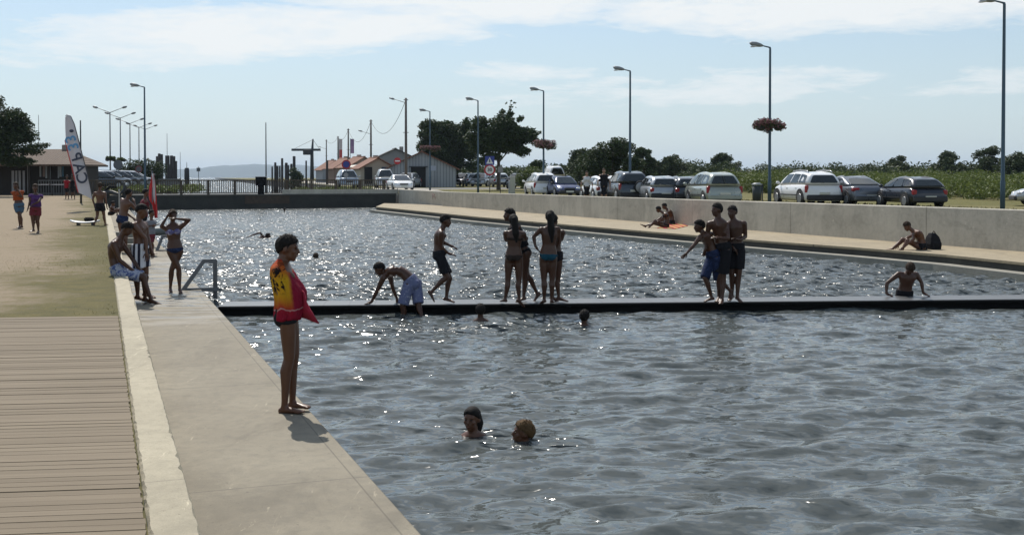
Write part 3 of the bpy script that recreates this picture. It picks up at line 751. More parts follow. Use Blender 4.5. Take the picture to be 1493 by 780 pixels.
    mb.ell(hp_(0, .030, -.048), (.053*sc, .056*sc, .060*sc), R, 16, 10)
    mb.ell(hp_(0, .058, -.092), (.024*sc, .022*sc, .020*sc), R)      # chin
    mb.tube([hp_(0, .080, .018), hp_(0, .096, -.012), hp_(0, .101, -.024)], [.008*sc, .012*sc, .014*sc], 8, round_ends=True)   # nose
    for s in (-1, 1):
        mb.ell(hp_(s*.074, -.012, -.006), (.009*sc, .02*sc, .031*sc), R)
        mb.ell(hp_(s*.030, .078, .026), (.024*sc, .012*sc, .008*sc), R)   # brow
        mb.ell(hp_(s*.040, .060, -.022), (.022*sc, .02*sc, .02*sc), R)    # cheek
    mb.ell(hp_(0, .083, -.052), (.022*sc, .012*sc, .007*sc), R); mb.ell(hp_(0, .080, -.065), (.020*sc, .012*sc, .008*sc), R)
    mb.tube([neck-up*.03*H, neck, hp_(0, -.022, -.06)], [.040*H, .032*H if not fem else .029*H, .031*H if not fem else .028*H], 12)
    body = remesh(mb, 'body', SK[skin], vox, 3)
    if fingers.v: body = addmesh(body, fingers)
    bo = link('body', body, root)
    # hair
    hm = hair_mesh(hc, R, sc, hair[1] if hair[1] in ('long', 'tousled') else 'short', vox)
    if hair[1] in ('long', 'ponytail'):
        pts = [hp_(0, -.085, .03)]+[g[q] for q in ('hr1', 'hr2') if q in g]
        if len(pts) == 1: pts += [hp_(0, -.10, -.09), hp_(0, -.09, -.24), hp_(0, -.08, -.36)]
        rr = [.055*sc, .062*sc, .055*sc, .02*sc] if hair[1] == 'long' else [.028*sc, .03*sc, .026*sc, .01*sc]
        hm.tube(pts, rr[:len(pts)] if len(pts) == 4 else [rr[0], rr[1], rr[3]], 10, round_ends=True)
        hmm = remesh(hm, 'hair', HAIR[hair[0]], max(.009, vox*.8), 1); link('hair', hmm, root)
    elif hair[1] != 'none':
        hm.build('hair', HAIR[hair[0]], root)
    if eyes:
        for s in (-1, 1):
            e = MB(); e.ell(hp_(s*.030, .083, .006), (.011*sc, .007*sc, .0065*sc), R, 10, 7); e.build('eye', EYE, root)
        e = MB(); e.ell(hp_(0, .0925, -.0585), (.019*sc, .004*sc, .0035*sc), R, 10, 5); e.build('mouth', simple('lip', (.22, .07, .05), .5), root)
    # clothes
    def legs(frac, grow, sides='rl', flare=0):
        c = MB()
        c.loft([ring(t, a, b, grow+.005) for t, a, b in ((-.10, .072, .056), (-.04, .094, .070), (.06, .100 if fem else .096, .071), (.17, .092, .067))])
        for s in (-1, 1): c.ell(pel+hp*s*.042*H-fwh*.03*H-up*.015*H, (.047*H+grow, .047*H+grow, .05*H+grow))
        if frac > 0:
            for sd in sides:
                if g.get('kn_'+sd) is None: continue
                h_, kn = HI[sd], g['kn_'+sd]; e = h_.lerp(kn, frac); d = (kn-h_).normalized()
                c.tube([h_, h_.lerp(kn, frac*.5), e], [.052*H+grow, (.0495+flare*.5)*H+grow, (.044+flare)*H+grow], 14)
        return c
    for wn in wear:
        kind, colr = wn[0], wn[1]; fr = wn[2] if len(wn) > 2 else None; mt = CLO[colr] if colr in CLO else colr
        if kind == 'shorts': link('swim_shorts', remesh(legs(fr or .85, .010, flare=.010), 'swim_shorts', mt, max(.010, vox*.9), 2), root)
        elif kind == 'trunks': link('swim_trunks', remesh(legs(.10, .006), 'swim_trunks', mt, max(.010, vox*.9), 2), root)
        elif kind == 'bikini':
            c = MB(); c.loft([ring(t, a, b, .006) for t, a, b in ((-.13, .045, .045), (-.06, .078, .068), (.0, .097, .070), (.07, .098, .070))])
            for s in (-1, 1): c.ell(pel+hp*s*.040*H-fwh*.03*H-up*.012*H, (.045*H+.005, .047*H+.005, .045*H+.005))
            link('bikini_bottom', remesh(c, 'bikini_bottom', mt, max(.010, vox*.9), 2), root)
        elif kind == 'top':
            c = MB(); c.loft([ring(t, a, b, .007) for t, a, b in ((.61, .086, .063), (.66, .089, .065), (.72, .093, .067))])
            for s in (-1, 1): c.ell(spine(.68)+shp*s*.042*H+fw*.052*H, (.036*H+.004, .036*H+.004, .036*H+.004))
            link('bikini_top', remesh(c, 'bikini_top', mt, max(.010, vox*.9), 1), root)
        elif kind == 'shirt':
            lo = fr if fr is not None else 0.0
            c = MB(); c.loft([ring(lo, .096, .072, .016), ring(lo+.2, .092, .068, .016)]+[ring(t, a, b, .013) for t, a, b in prof if t > lo+.22 and t < 1.0])
            if fem:
                for s in (-1, 1): c.ell(spine(.68)+shp*s*.042*H+fw*.052*H, (.038*H+.006,)*3)
            for sd in 'rl':
                if g.get('el_'+sd) is not None:
                    c.tube([spine(.9)*.5+SH[sd]*.5, SH[sd], SH[sd].lerp(g['el_'+sd], .55 if len(wn) < 4 else wn[3])], [.036*H+.008, .038*H+.01, .036*H+.012], 12)
            link('shirt', remesh(c, 'shirt', mt, max(.011, vox*.9), 2), root)
        elif kind == 'skirt':
            c = MB(); kz = (HI['r'].lerp(g['kn_r'], fr or .6)+HI['l'].lerp(g['kn_l'], fr or .6))/2
            c.loft([ring(.16, .084, .062, .01), ring(.0, .098, .074, .014)]+[[kz+hp*(.112*H)*math.cos(x)+fwh*.09*H*math.sin(x) for x in (2*math.pi*i/18 for i in range(18))]])
            link('skirt', remesh(c, 'skirt', mt, .012, 2), root)
    return root, g, base, k, dict(spine=spine, ring=ring, hp_=hp_, SH=SH, pel=pel, R=R, sc=sc)
def mirror_arms(): pass
def build_towel(root, base, k, at):
    """beach towel wrapped round the shoulders, arms folded underneath"""
    m, nt = mat('printed_beach_towel'); N = NT(nt); v = N.coord()
    sp = N.n('ShaderNodeSeparateXYZ'); N.l(v, sp.inputs[0])
    n1 = N.noise(v, 5.5, 4, .6, .8); n2 = N.noise(v, 10, 4, .65, 1.6)
    h = N.mathn('ADD', sp.outputs[2], N.mathn('MULTIPLY', N.mathn('SUBTRACT', n1.outputs[0], .5), .10))
    hz = N.mathn('DIVIDE', N.mathn('SUBTRACT', h, .83), .50)
    c = N.ramp(hz, (.0, (.25, .010, .03)), (.10, (.27, .012, .025)), (.16, (.40, .06, .02)), (.34, (.52, .26, .015)), (.62, (.54, .31, .015)), (.80, (.42, .10, .015)), (.96, (.34, .035, .018)))
    rt = N.mathn('ADD', sp.outputs[0], N.mathn('MULTIPLY', N.mathn('SUBTRACT', n1.outputs[0], .5), .05))
    rt = N.mathn('ADD', rt, N.mathn('MULTIPLY', sp.outputs[2], .16))
    c = N.mix(N.ramp(rt, (.205, 0.), (.235, 1.)), c, (.22, .010, .03))
    # thin white line above the hem
    ln = N.ramp(N.mathn('ABSOLUTE', N.mathn('SUBTRACT', hz, .115)), (.008, .6), (.016, 0.))
    c = N.mix(N.mathn('MULTIPLY', ln, .8), c, (.6, .45, .42))
    bl = N.mathn('MULTIPLY', N.ramp(n2.outputs[0], (.49, 0.), (.52, 1.)), N.ramp(sp.outputs[0], (-.03, 1.), (.02, 0.)))
    bl = N.mathn('MULTIPLY', bl, N.ramp(hz, (.36, 0.), (.46, 1.), (.84, 1.), (.90, 0.)))
    c = N.mix(bl, c, (.012, .008, .008))
    w = N.noise(N.coord(scale=(1, 1, .3)), 13, 3, .6, .6)
    N.out(c, .9, spec=.15, bump=w.outputs[0], bstr=.9, bdist=.04)
    rows = [(376, 406, 416, .05), (379.5, 403, 418.5, .075), (383, 399.5, 421, .13), (387, 397, 423, .182), (392, 396, 427, .20), (398, 395.6, 431, .205), (406, 396.3, 436, .19), (415, 398, 443, .19), (424, 400, 447.5, .185), (434, 401.5, 448, .18), (443, 401.5, 447, .178), (452, 400.8, 444, .178), (459, 400.5, 441, .176), (464, 400.8, 439.5, .172)]
    rings = []; n = 40
    for i, (y, x0, x1, d) in enumerate(rows):
        cx = (x0+x1)/2; hw = (x1-x0)/2; r = []
        for q in range(n):
            a = 2*math.pi*q/n; f = i/len(rows)
            fold = 1+.05*(f+.15)*math.sin(7*a+3.2*f)+.035*(f+.1)*math.sin(13*a+5*f)
            r.append(Vector(((cx+hw*math.cos(a)*fold-at[0])*k, d*math.sin(a)*fold*(.92 if math.cos(a) > 0 else 1), (at[1]-y)*k+.006*math.sin(5*a+1)*f)))
        rings.append(r)
    inn = [[p*1 for p in rings[-1]], ]
    cen = sum(rings[-1], Vector())/n
    inn = [[cen+(p-cen)*.93+Vector((0, 0, .004)) for p in rings[-1]], [cen+(p-cen)*.9+Vector((0, 0, .12)) for p in rings[-1]]]
    mb = MB(); mb.loft(rings+inn, cap=False)
    cap = rings[0]; 
    o = mb.build('beach_towel', m); o.location = base
    # loose corner hanging forward
    c2 = MB(); th = .012
    A = [(440, 418, -.05), (447, 424, -.10), (449.5, 437, -.09), (454, 449, -.06), (466.5, 470.5, -.04), (456, 467.5, -.01), (446, 464.5, .02), (437, 462, .02), (436, 440, -.02)]
    vs = [Vector(((x-at[0])*k, d, (at[1]-y)*k)) for x, y, d in A]; cc = sum(vs, Vector())/len(vs)+Vector((0, -.035, 0))
    allv = vs+[cc]+[p+Vector((.004, th*1.6, 0)) for p in vs]+[cc+Vector((0, th*1.6, 0))]; q = len(vs); fs = []
    for i in range(q):
        j = (i+1) % q; fs += [(i, j, q), (q+1+j, q+1+i, 2*q+1), (i, q+1+i, q+1+j, j)]
    c2.add(allv, fs, 0, True)
    o2 = c2.build('hanging_corner', simple('crimson_towelling', (.32, .012, .038), .9, var=.25, scale=18), o)
    tag(o, 'yellow, orange and crimson beach towel wrapped around the boy standing nearest on the quay edge', 'towel')
    return o

def build_people():
    SG = 'bathers standing and sitting on the quay'; PG = 'bathers on the pontoon'; WG = 'swimmers in the basin'; RG = 'people resting against the basin wall'; LG = 'people on the promenade'
    # --- boy with towel, nearest
    at = (421, 600)
    r = person('boy in black trunks wrapped in a bright beach towel, standing nearest at the quay edge', at, .25, dict(
        head=(420.5, 361), neck=(412, 381), mid=(415, 420), pelvis=(421, 458), sh_r=(410.5, 392, -.112), sh_l=(411, 391, .125), el_r=(414, 424, -.125), wr_r=(428, 416, -.05), ha_r=(433, 419, .02), el_l=(418, 422, .13), wr_l=(429, 418, .06), ha_l=(433, 421, 0),
        kn_r=(423.5, 520, -.045), an_r=(416, 592, -.05), to_r=(430, 599.5, -.07), kn_l=(427, 518, .06), an_l=(424, 589, .07), to_l=(441, 596, .03)),
        1.49, 4, 2, 'tan', ('black', 'short'), (('trunks', 'black'),), SG, vox=.0085, eyes=True, head_pitch=-6)
    build_towel(r[0], r[2], r[3], at)
    # --- left quay group
    person('boy in blue and white patterned shorts sitting hunched on the kerb wall', (210, 440), .25, dict(
        head=(186, 331), neck=(175.5, 346), mid=(167, 368), pelvis=(175, 391), el_r=(180, 376, -.16), wr_r=(200, 393, -.10), ha_r=(207, 400, -.1), el_l=(188, 374, .14), wr_l=(203, 394, .08),
        kn_r=(212, 401, -.07), an_r=(222, 434, -.06), to_r=(241, 442, -.08), kn_l=(210, 402, .10), an_l=(207, 434, .14), to_l=(222, 440, .1)),
        1.55, 0, -8, 'dark', ('black', 'short'), (('shorts', 'bluewhite', .86),), SG, vox=.012, head_pitch=-32, D=17.9)
    person('boy in black and white striped shorts standing beside the seated boy', (206, 441), .25, dict(
        head=(207.5, 309), neck=(203.5, 324), pelvis=(205, 363), el_r=(216, 349, -.10), wr_r=(218, 368, -.13), el_l=(211, 346, .16), wr_l=(217, 366, .13),
        kn_r=(204, 402, -.08), an_r=(203, 433, -.08), to_r=(216, 440, -.10), kn_l=(210, 401, .09), an_l=(209, 430, .12), to_l=(222, 437, .1)),
        1.58, -12, -5, 'tan', ('black', 'short'), (('shorts', 'striped', .72),), SG, head_pitch=-15, D=18.2)
    person('girl in a violet bikini with both hands raised to her head by the ladder rail', (255, 427), .25, dict(
        head=(252.5, 314.5), neck=(252.5, 325.5), pelvis=(255.5, 364), sh_l=(243, 333, -.02), el_l=(238.5, 330, -.12), wr_l=(246, 317, -.10), sh_r=(264, 331, 0), el_r=(277.5, 320.5, -.02), wr_r=(261, 318.5, -.12),
        kn_l=(250.5, 393, 0), an_l=(248, 420, .02), to_l=(252, 426, -.12), kn_r=(261, 392, 0), an_r=(262, 421, 0), to_r=(267, 427, -.12)),
        1.42, -72, -60, 'dark', ('brown', 'short'), (('bikini', 'navy'), ('top', 'violet')), SG, fem=True, head_pitch=-2)
    person('boy standing with bare back turned, dark trunks, behind the seated boy', (180, 368), .25, dict(
        head=(188.5, 281.5), neck=(186, 291), mid=(182, 304), pelvis=(179, 320), el_l=(181, 310, .1), wr_l=(190, 318, .2), el_r=(198, 306, .05), wr_r=(194, 296, .15),
        kn_l=(178, 344, .02), an_l=(177, 364, 0), to_l=(180, 366, .15), kn_r=(184, 344, 0), an_r=(184, 364, 0), to_r=(187, 366, .15)),
        1.62, 62, 55, 'tan', ('black', 'short'), (('trunks', 'navy'),), SG, vox=.015)
    person('person in a maroon shirt standing beside the red and white flag', (211, 356), .25, dict(
        head=(213.7, 281), neck=(212, 290), pelvis=(209, 316), el_l=(206, 303, -.1), wr_l=(209, 314, -.12), el_r=(216, 302, .1), wr_r=(218, 313, .1),
        kn_l=(208, 336), an_l=(208, 352), to_l=(212, 355, -.1), kn_r=(213, 336), an_r=(213, 352), to_r=(217, 355, -.1)),
        1.6, 30, 20, 'tan', ('black', 'short'), (('shirt', 'maroon', .0), ('shorts', 'black', .7)), SG, vox=.016)
    person('small child in a grey shirt holding a pale bundle behind the striped-shorts boy', (220, 372), .25, dict(
        head=(221.5, 311), neck=(221, 320), pelvis=(220, 344), el_l=(225, 330, -.08), wr_l=(230, 328, -.1), el_r=(216, 331, -.1), wr_r=(222, 329, -.15),
        kn_l=(219, 358), an_l=(219, 369), to_l=(226, 371, -.06), kn_r=(223, 358), an_r=(223, 368), to_r=(230, 370, -.06)),
        1.12, -30, 0, 'tan', ('black', 'short'), (('shirt', 'grey', .1), ('shorts', 'maroon', .6)), SG, vox=.014)
    person('boy in short black trunks walking away along the kerb end of the grass', (145, 329), .70, dict(
        head=(146.4, 271), neck=(146, 279), pelvis=(146, 299.5), el_l=(136, 291, -.03), wr_l=(137, 300, .05), el_r=(155, 291, -.03), wr_r=(155, 300, .05),
        kn_l=(142, 315, 0), an_l=(139, 327, -.1), to_l=(136, 329, .05), kn_r=(150, 314, .1), an_r=(151, 327, .15), to_r=(152, 328.5, .3)),
        1.42, 95, 90, 'tan', ('brown', 'short'), (('shorts', 'black', .5),), LG, vox=.015)
    person('person crouched on the far end of the kerb wall', (165, 314), .70, dict(
        head=(165, 297), neck=(164, 301), pelvis=(162, 311), el_l=(161, 306, -.15), wr_l=(168, 308, -.2), el_r=(166, 306, .1), wr_r=(169, 307, .1),
        kn_l=(172, 305, -.1), an_l=(172, 313, -.1), to_l=(175, 314, -.1), kn_r=(172, 305, .1), an_r=(173, 313, .1), to_r=(176, 314, .1)),
        1.4, 0, 0, 'tan', ('black', 'short'), (('shorts', 'black', .6),), LG, vox=.018, head_pitch=-20)
    person('girl in an orange top and denim shorts walking on the sandy promenade', (28, 333), .70, dict(
        head=(23.5, 271), neck=(26, 278), pelvis=(28, 300), el_l=(22, 288, .1), wr_l=(24, 296, .2), el_r=(34, 287, -.1), wr_r=(32, 279, -.2),
        kn_l=(27, 316, .05), an_l=(26.5, 330, .12), to_l=(26, 332, -.1), kn_r=(31, 316, -.05), an_r=(32, 330, 0), to_r=(30, 333, -.18)),
        1.45, -75, -95, 'dark', ('brown', 'long'), (('shirt', 'orange', .35, .2), ('shorts', 'denim', .55)), LG, vox=.015, fem=True)
    person('girl in a purple top carrying a red towel on the sandy promenade', (52, 340), .70, dict(
        head=(52, 274), neck=(53, 283), pelvis=(52, 306), el_l=(60, 294, -.15), wr_l=(55, 297, -.2), el_r=(46, 294, -.1), wr_r=(45, 302, -.15),
        kn_l=(55, 322, 0), an_l=(55, 337, .05), to_l=(57, 340, -.12), kn_r=(49, 321, -.05), an_r=(50, 335, -.05), to_r=(48, 338, -.2)),
        1.45, -60, -70, 'dark', ('brown', 'long'), (('shirt', 'purple', .2, .2), ('shorts', 'maroon', .5)), LG, vox=.015, fem=True)
    person('person in a red shirt standing by the restaurant hut near the tall flag', (97.5, 297), GL(66), dict(
        head=(98, 264), neck=(98, 268.5), pelvis=(97.5, 280), el_l=(94, 274, 0), wr_l=(95, 279, -.05), el_r=(102, 274, 0), wr_r=(101, 279, -.05),
        kn_l=(96, 288), an_l=(96, 295), to_l=(95, 296.5, -.15), kn_r=(99.5, 288), an_r=(100, 295), to_r=(101, 296.5, -.15)),
        1.5, -80, -70, 'dark', ('black', 'short'), (('shirt', 'red', -.05), ('shorts', 'black', .7)), LG, vox=.022, D=66)
    person('person in black clothes standing beside the red-shirted person', (106, 297), GL(66), dict(
        head=(106, 264), neck=(106, 268.5), pelvis=(106, 280), el_l=(102.5, 274, 0), wr_l=(104, 279, -.05), el_r=(110, 274, 0), wr_r=(109, 279, -.05),
        kn_l=(104.5, 288), an_l=(104.5, 295), to_l=(103, 296.5, -.15), kn_r=(108, 288), an_r=(109, 295), to_r=(110, 296.5, -.15)),
        1.5, -100, -90, 'dark', ('black', 'short'), (('shirt', 'black', -.05), ('shorts', 'black', .7)), LG, vox=.022, D=66.4)
    # --- pontoon
    zp = .157
    person('boy in pale blue shorts climbing onto the pontoon on all fours', (575, 446.5), zp, dict(
        head=(553.5, 395), neck=(563.5, 402), mid=(584, 398.5), pelvis=(601, 416), sh_r=(560, 407, -.14), sh_l=(567, 405, .14), el_r=(550.5, 427, -.10), wr_r=(542, 443, -.02), ha_r=(533, 446, .0), el_l=(570, 424, .25), wr_l=(576, 441, .30), ha_l=(577, 447, .3),
        hip_r=(596, 418, -.1), hip_l=(607, 418, .02), kn_r=(588.5, 448, -.16), an_r=(590, 472, -.16), to_r=(588, 480, -.2), kn_l=(611, 447, -.10), an_l=(617, 462, -.22), to_l=(620, 470, -.3)),
        1.55, 160, 195, 'dark', ('black', 'short'), (('shorts', 'paleblue', .92),), PG, head_pitch=-35, D=18.62, yaw_hip=170)
    person('boy in black shorts walking along the pontoon', (651, 443), zp, dict(
        head=(650, 322), neck=(645, 334), mid=(640, 352), pelvis=(641.5, 371), el_r=(643, 358, -.10), wr_r=(654, 369, -.06), ha_r=(662, 371, -.05), el_l=(645, 354, .15), wr_l=(656, 358.5, .14), ha_l=(664, 362, .12),
        kn_l=(655.5, 407, .08), an_l=(650, 435, .08), to_l=(663, 441.5, .02), kn_r=(652, 404, -.08), an_r=(629, 425, -.08), to_r=(634, 437, -.08)),
        1.44, 8, 2, 'dark', ('black', 'short'), (('shorts', 'black', .8),), PG, head_pitch=-8)
    person('girl in a dark bikini seen from behind, standing with crossed arms on the pontoon', (748, 443.5), zp, dict(
        head=(748.5, 322), neck=(750.5, 335), pelvis=(749, 374), el_l=(737, 350, .06), wr_l=(748, 352, .17), el_r=(766, 349, .06), wr_r=(754, 349, .18), hr1=(752, 340, -.10), hr2=(753, 352, -.10),
        kn_l=(740.5, 409, 0), an_l=(736.5, 436, 0), to_l=(732, 441, .1), kn_r=(756.5, 409, 0), an_r=(757, 437, -.02), to_r=(759.5, 443.5, .0)),
        1.45, 88, 100, 'dark', ('black', 'long'), (('bikini', 'brown'), ('top', 'brown')), PG, fem=True)
    person('girl in a black swimsuit half hidden behind her friend, one leg bent back', (764, 440), zp, dict(
        head=(742.5, 314), neck=(748, 328), pelvis=(763, 367), el_l=(742, 343, -.12), wr_l=(750, 345, -.15), el_r=(768, 348, .1), wr_r=(764, 360, .15),
        kn_l=(765, 406, 0), an_l=(763.5, 434, 0), to_l=(757, 439.5, -.08), kn_r=(768.5, 402, .05), an_r=(784, 430, .12), to_r=(779, 440, .10)),
        1.5, 205, 190, 'dark', ('black', 'short'), (('bikini', 'black'), ('shirt', 'black', .15, .02)), PG, fem=True, D=19.05)
    person('girl in a teal bikini bottom seen from behind, one hand on her hip', (798.5, 443.5), zp, dict(
        head=(802, 316.5), neck=(801.5, 330), pelvis=(799.5, 373), sh_l=(789, 334.5), sh_r=(813.5, 334), el_l=(778, 345, .03), wr_l=(780.5, 359, -.02), ha_l=(785, 365, 0), el_r=(815.5, 350, .08), wr_r=(812, 362, .16), hr1=(803.5, 335, -.10), hr2=(804.5, 352, -.10),
        kn_l=(793, 408, 0), an_l=(793.5, 437, 0), to_l=(791, 443, .08), kn_r=(805, 408, .02), an_r=(804.5, 437, .02), to_r=(805, 442.5, .12)),
        1.49, 90, 85, 'dark', ('black', 'long'), (('bikini', 'teal'),), PG, fem=True)
    person('bather mostly hidden behind the girl in the teal bikini on the pontoon', (814, 440), zp, dict(
        head=(807, 322), neck=(808, 333), pelvis=(809, 373), el_l=(801, 350, .1), wr_l=(803, 362, .1), el_r=(819, 349, 0), wr_r=(816, 340, -.1),
        kn_l=(806, 407, .1), an_l=(806, 434, .1), to_l=(808, 439, .1), kn_r=(813.5, 406, 0), an_r=(814.5, 434, 0), to_r=(823, 439, -.02)),
        1.42, 60, 60, 'dark', ('black', 'short'), (('trunks', 'black'),), PG, D=19.0)
    person('boy in navy checked shorts leaning off balance on the pontoon, one arm out', (1033, 440), zp, dict(
        head=(1019, 330), neck=(1025, 340), mid=(1033, 353), pelvis=(1039.5, 371), sh_r=(1019, 345, -.10), sh_l=(1032, 341, .12), el_r=(1009.5, 356, -.16), wr_r=(999, 367, -.2), ha_r=(993, 373, -.2), el_l=(1043, 341, .20), wr_l=(1052, 350, .18),
        kn_r=(1026, 405, -.10), an_r=(1037, 433, -.05), to_r=(1024, 439, -.12), kn_l=(1048, 408, .05), an_l=(1066.5, 425, .08), to_l=(1064, 437, .04)),
        1.42, 200, 190, 'dark', ('black', 'tousled'), (('shorts', 'navy', .98),), PG, head_pitch=-5)
    person('boy in black shorts in the middle of the three boys jostling on the pontoon', (1051, 440), zp, dict(
        head=(1044.7, 305.5), neck=(1046.5, 318), pelvis=(1053, 360), sh_r=(1034, 326, .02), sh_l=(1058.5, 327, .0), el_r=(1031, 345, .05), wr_r=(1028, 361, -.02), ha_r=(1026, 372, 0), el_l=(1058, 346, -.2), wr_l=(1044, 345, -.25),
        kn_r=(1048, 400, .02), an_r=(1049, 433, .05), to_r=(1044, 439, -.08), kn_l=(1054, 402, -.02), an_l=(1052, 435, -.05), to_l=(1048, 441, -.18)),
        1.57, 215, 200, 'dark', ('black', 'short'), (('shorts', 'black', .9),), PG, D=18.95)
    person('boy in black shorts with a fist at his belly, rightmost of the three boys', (1075, 439.5), zp, dict(
        head=(1067, 309.5), neck=(1069, 321), pelvis=(1072, 361), el_l=(1087, 345, .02), wr_l=(1075, 349, -.16), ha_l=(1068, 347, -.18), el_r=(1058, 345, .05), wr_r=(1067, 360, -.1), ha_r=(1073, 368, -.1),
        kn_l=(1077, 401, 0), an_l=(1075, 433, 0), to_l=(1078, 439.5, -.14), kn_r=(1067.5, 401, .05), an_r=(1069, 432, .1), to_r=(1064, 438, 0)),
        1.52, 250, 235, 'dark', ('black', 'short'), (('shorts', 'black', .75),), PG, D=19.05)
    person('boy hauling himself up onto the back edge of the pontoon, head bowed', (1319, 431.5), zp, dict(
        head=(1322, 390.5, -.16), neck=(1322, 398, -.06), mid=(1321.5, 412), pelvis=(1320, 429, .05), sh_r=(1309, 399.5, -.03), sh_l=(1335, 400, -.03), el_r=(1291.5, 412.5, -.05), wr_r=(1290, 427.5, -.08), ha_r=(1297, 431, -.15), el_l=(1342, 411.5, -.05), wr_l=(1343.5, 426.5, -.08), ha_l=(1351, 431, -.15),
        kn_r=(1312, 462, .06), an_r=(1311, 490, .2), kn_l=(1329, 462, .06), an_l=(1330, 490, .2)),
        1.5, -90, -90, 'dark', ('brown', 'short'), (('trunks', 'black'),), PG, head_pitch=-62, D=19.95, feet=False)
    # --- walkway on the right
    zw = .365
    person('man sitting on the walkway with knees drawn up beside a black backpack', (1330, 364), zw, dict(
        head=(1322.3, 330), neck=(1331.5, 337.5), mid=(1341, 346), pelvis=(1342.5, 359.5), el_r=(1328.5, 348, -.2), wr_r=(1315, 359, -.18), el_l=(1326, 347, .15), wr_l=(1313, 357, .12),
        kn_r=(1320, 350, -.14), an_r=(1311, 364, -.17), to_r=(1303, 367, -.19), kn_l=(1318, 349.5, .12), an_l=(1302, 363.5, .08), to_l=(1296, 366, .05)),
        1.72, 190, 195, 'tan', ('brown', 'short'), (('trunks', 'black'),), RG, head_pitch=-35, vox=.014)
    person('woman sitting on a red towel against the basin wall with one knee up', (966, 332), zw, dict(
        head=(960, 305.5), neck=(967.5, 311), mid=(972, 318), pelvis=(970.5, 328), el_r=(965, 319, -.2), wr_r=(958, 323, -.15), el_l=(964, 318, .15), wr_l=(957, 322, .1),
        kn_r=(954.5, 321.5, -.1), an_r=(944, 333, -.15), to_r=(939, 335.5, -.15), kn_l=(953, 326, .12), an_l=(941.5, 329.5, .15), to_l=(937, 329, .15)),
        1.66, 185, 185, 'dark', ('black', 'short'), (('bikini', 'black'), ('top', 'black')), RG, head_pitch=-25, vox=.017, fem=True)
    person('companion sitting close behind the woman on the red towel', (979, 330), zw, dict(
        head=(968.5, 303.5), neck=(973, 309), mid=(978.5, 317), pelvis=(979, 327.5), el_r=(981, 320, -.1), wr_r=(980, 328, -.15), el_l=(970, 319, .2), wr_l=(962, 322, .2),
        kn_r=(964, 323, .15), an_r=(957, 330, .15), to_r=(952, 331, .15), kn_l=(964, 322, .3), an_l=(955, 328, .3), to_l=(950, 329, .3)),
        1.7, 180, 185, 'dark', ('black', 'short'), (('trunks', 'black'),), RG, head_pitch=-22, vox=.017, D=45.2)
    # --- swimmers
    person('dark-haired child swimming nearest, face turned towards the viewer', (690, 634), 0, dict(
        head=(688, 610.5), neck=(690, 632), pelvis=(697, 690, .2), sh_r=(677, 643), sh_l=(707, 640), el_l=(722, 650), wr_l=(735, 655), el_r=(668, 656), wr_r=(655, 660), hr1=(696, 620, .06), hr2=(698, 634, .06)),
        1.4, -105, -112, 'tan', ('black', 'long'), (), WG, vox=.009, eyes=True)
    person('child with sunlit light brown hair swimming nearest, seen in profile', (762, 642), 0, dict(
        head=(763, 630.5, 0), neck=(766, 648), pelvis=(785, 700, .15), el_l=(790, 665, .1), wr_l=(812, 662, .1), el_r=(760, 672, -.2), wr_r=(745, 672, -.2)),
        1.4, 165, 184, 'tan', ('lightbrown', 'short'), (), WG, vox=.009, eyes=True, head_pitch=6)
    person('dark head of a swimmer close to the pontoon below the girl with crossed arms', (700.5, 466), 0, dict(head=(700.5, 453), neck=(700.5, 464), pelvis=(701, 500)), 1.45, 90, 90, 'dark', ('black', 'wet'), (), WG)
    person('dark head of a swimmer in front of the pontoon, below the girl in teal', (852, 474.5), 0, dict(head=(852, 462), neck=(852, 473), pelvis=(852, 510)), 1.45, 90, 80, 'dark', ('black', 'wet'), (), WG)
    person('swimmer doing the crawl with one arm raised out of the water', (383, 347), 0, dict(
        head=(391, 344.5), neck=(386, 346), pelvis=(372, 352), sh_r=(384, 345.5), el_r=(380, 339, -.1), wr_r=(366, 344, -.15), sh_l=(386, 348, .2), el_l=(396, 351, .3), wr_l=(404, 352, .3)), 1.6, 45, 5, 'dark', ('black', 'wet'), (), WG, vox=.016)
    person('lone swimmer whose round head shows beyond the towel boy', (460.5, 377), 0, dict(head=(460.5, 374.5), neck=(460.5, 380), pelvis=(462, 398)), 1.5, 90, 90, 'dark', ('brown', 'wet'), (), WG, vox=.018)
    person('tiny swimmer head far off close under the lock bridge', (415, 308.5), 0, dict(head=(415, 305.5), neck=(415, 308.5), pelvis=(415, 318)), 1.5, 90, 90, 'dark', ('black', 'wet'), (), WG, vox=.03)
    # --- two people in the car park
    def walker(label, x, yt, D, top, bottom, hair, fem, yaw):
        z = GR(D); fy = PD(x, 0, D); y0 = HORIZ+(CAMZ-z)*FPX/D; H = (y0-yt)*D/FPX; h = y0-yt
        q = lambda dx, f, dd=0: (x+dx*h/42, y0-f*h, dd)
        person(label, (x, y0), z, dict(head=q(0, .935), neck=q(0, .85), pelvis=q(0, .53), el_l=q(-7.2, .65, 0), wr_l=q(-7, .5, -.05), el_r=q(7.2, .65), wr_r=q(7, .5, -.05),
               kn_l=q(-2.4, .28), an_l=q(-2.6, .04), to_l=q(-3, .0, -.2), kn_r=q(2.4, .28), an_r=q(2.6, .04), to_r=q(3, .0, -.2)), H, yaw, yaw, 'fair', hair,
               (('shirt', top, -.02, .9), ('shorts', bottom, .98)), 'people walking in the car park', vox=.022, fem=fem, D=D)
    walker('woman with long hair and pale top standing in the car park behind the wall', 855.5, 250, 57, 'white', 'black', ('brown', 'long'), True, -90)
    walker('man in black clothes standing in the car park beside the dark off-roader', 880.5, 246, 56, 'black', 'black', ('brown', 'short'), False, -95)
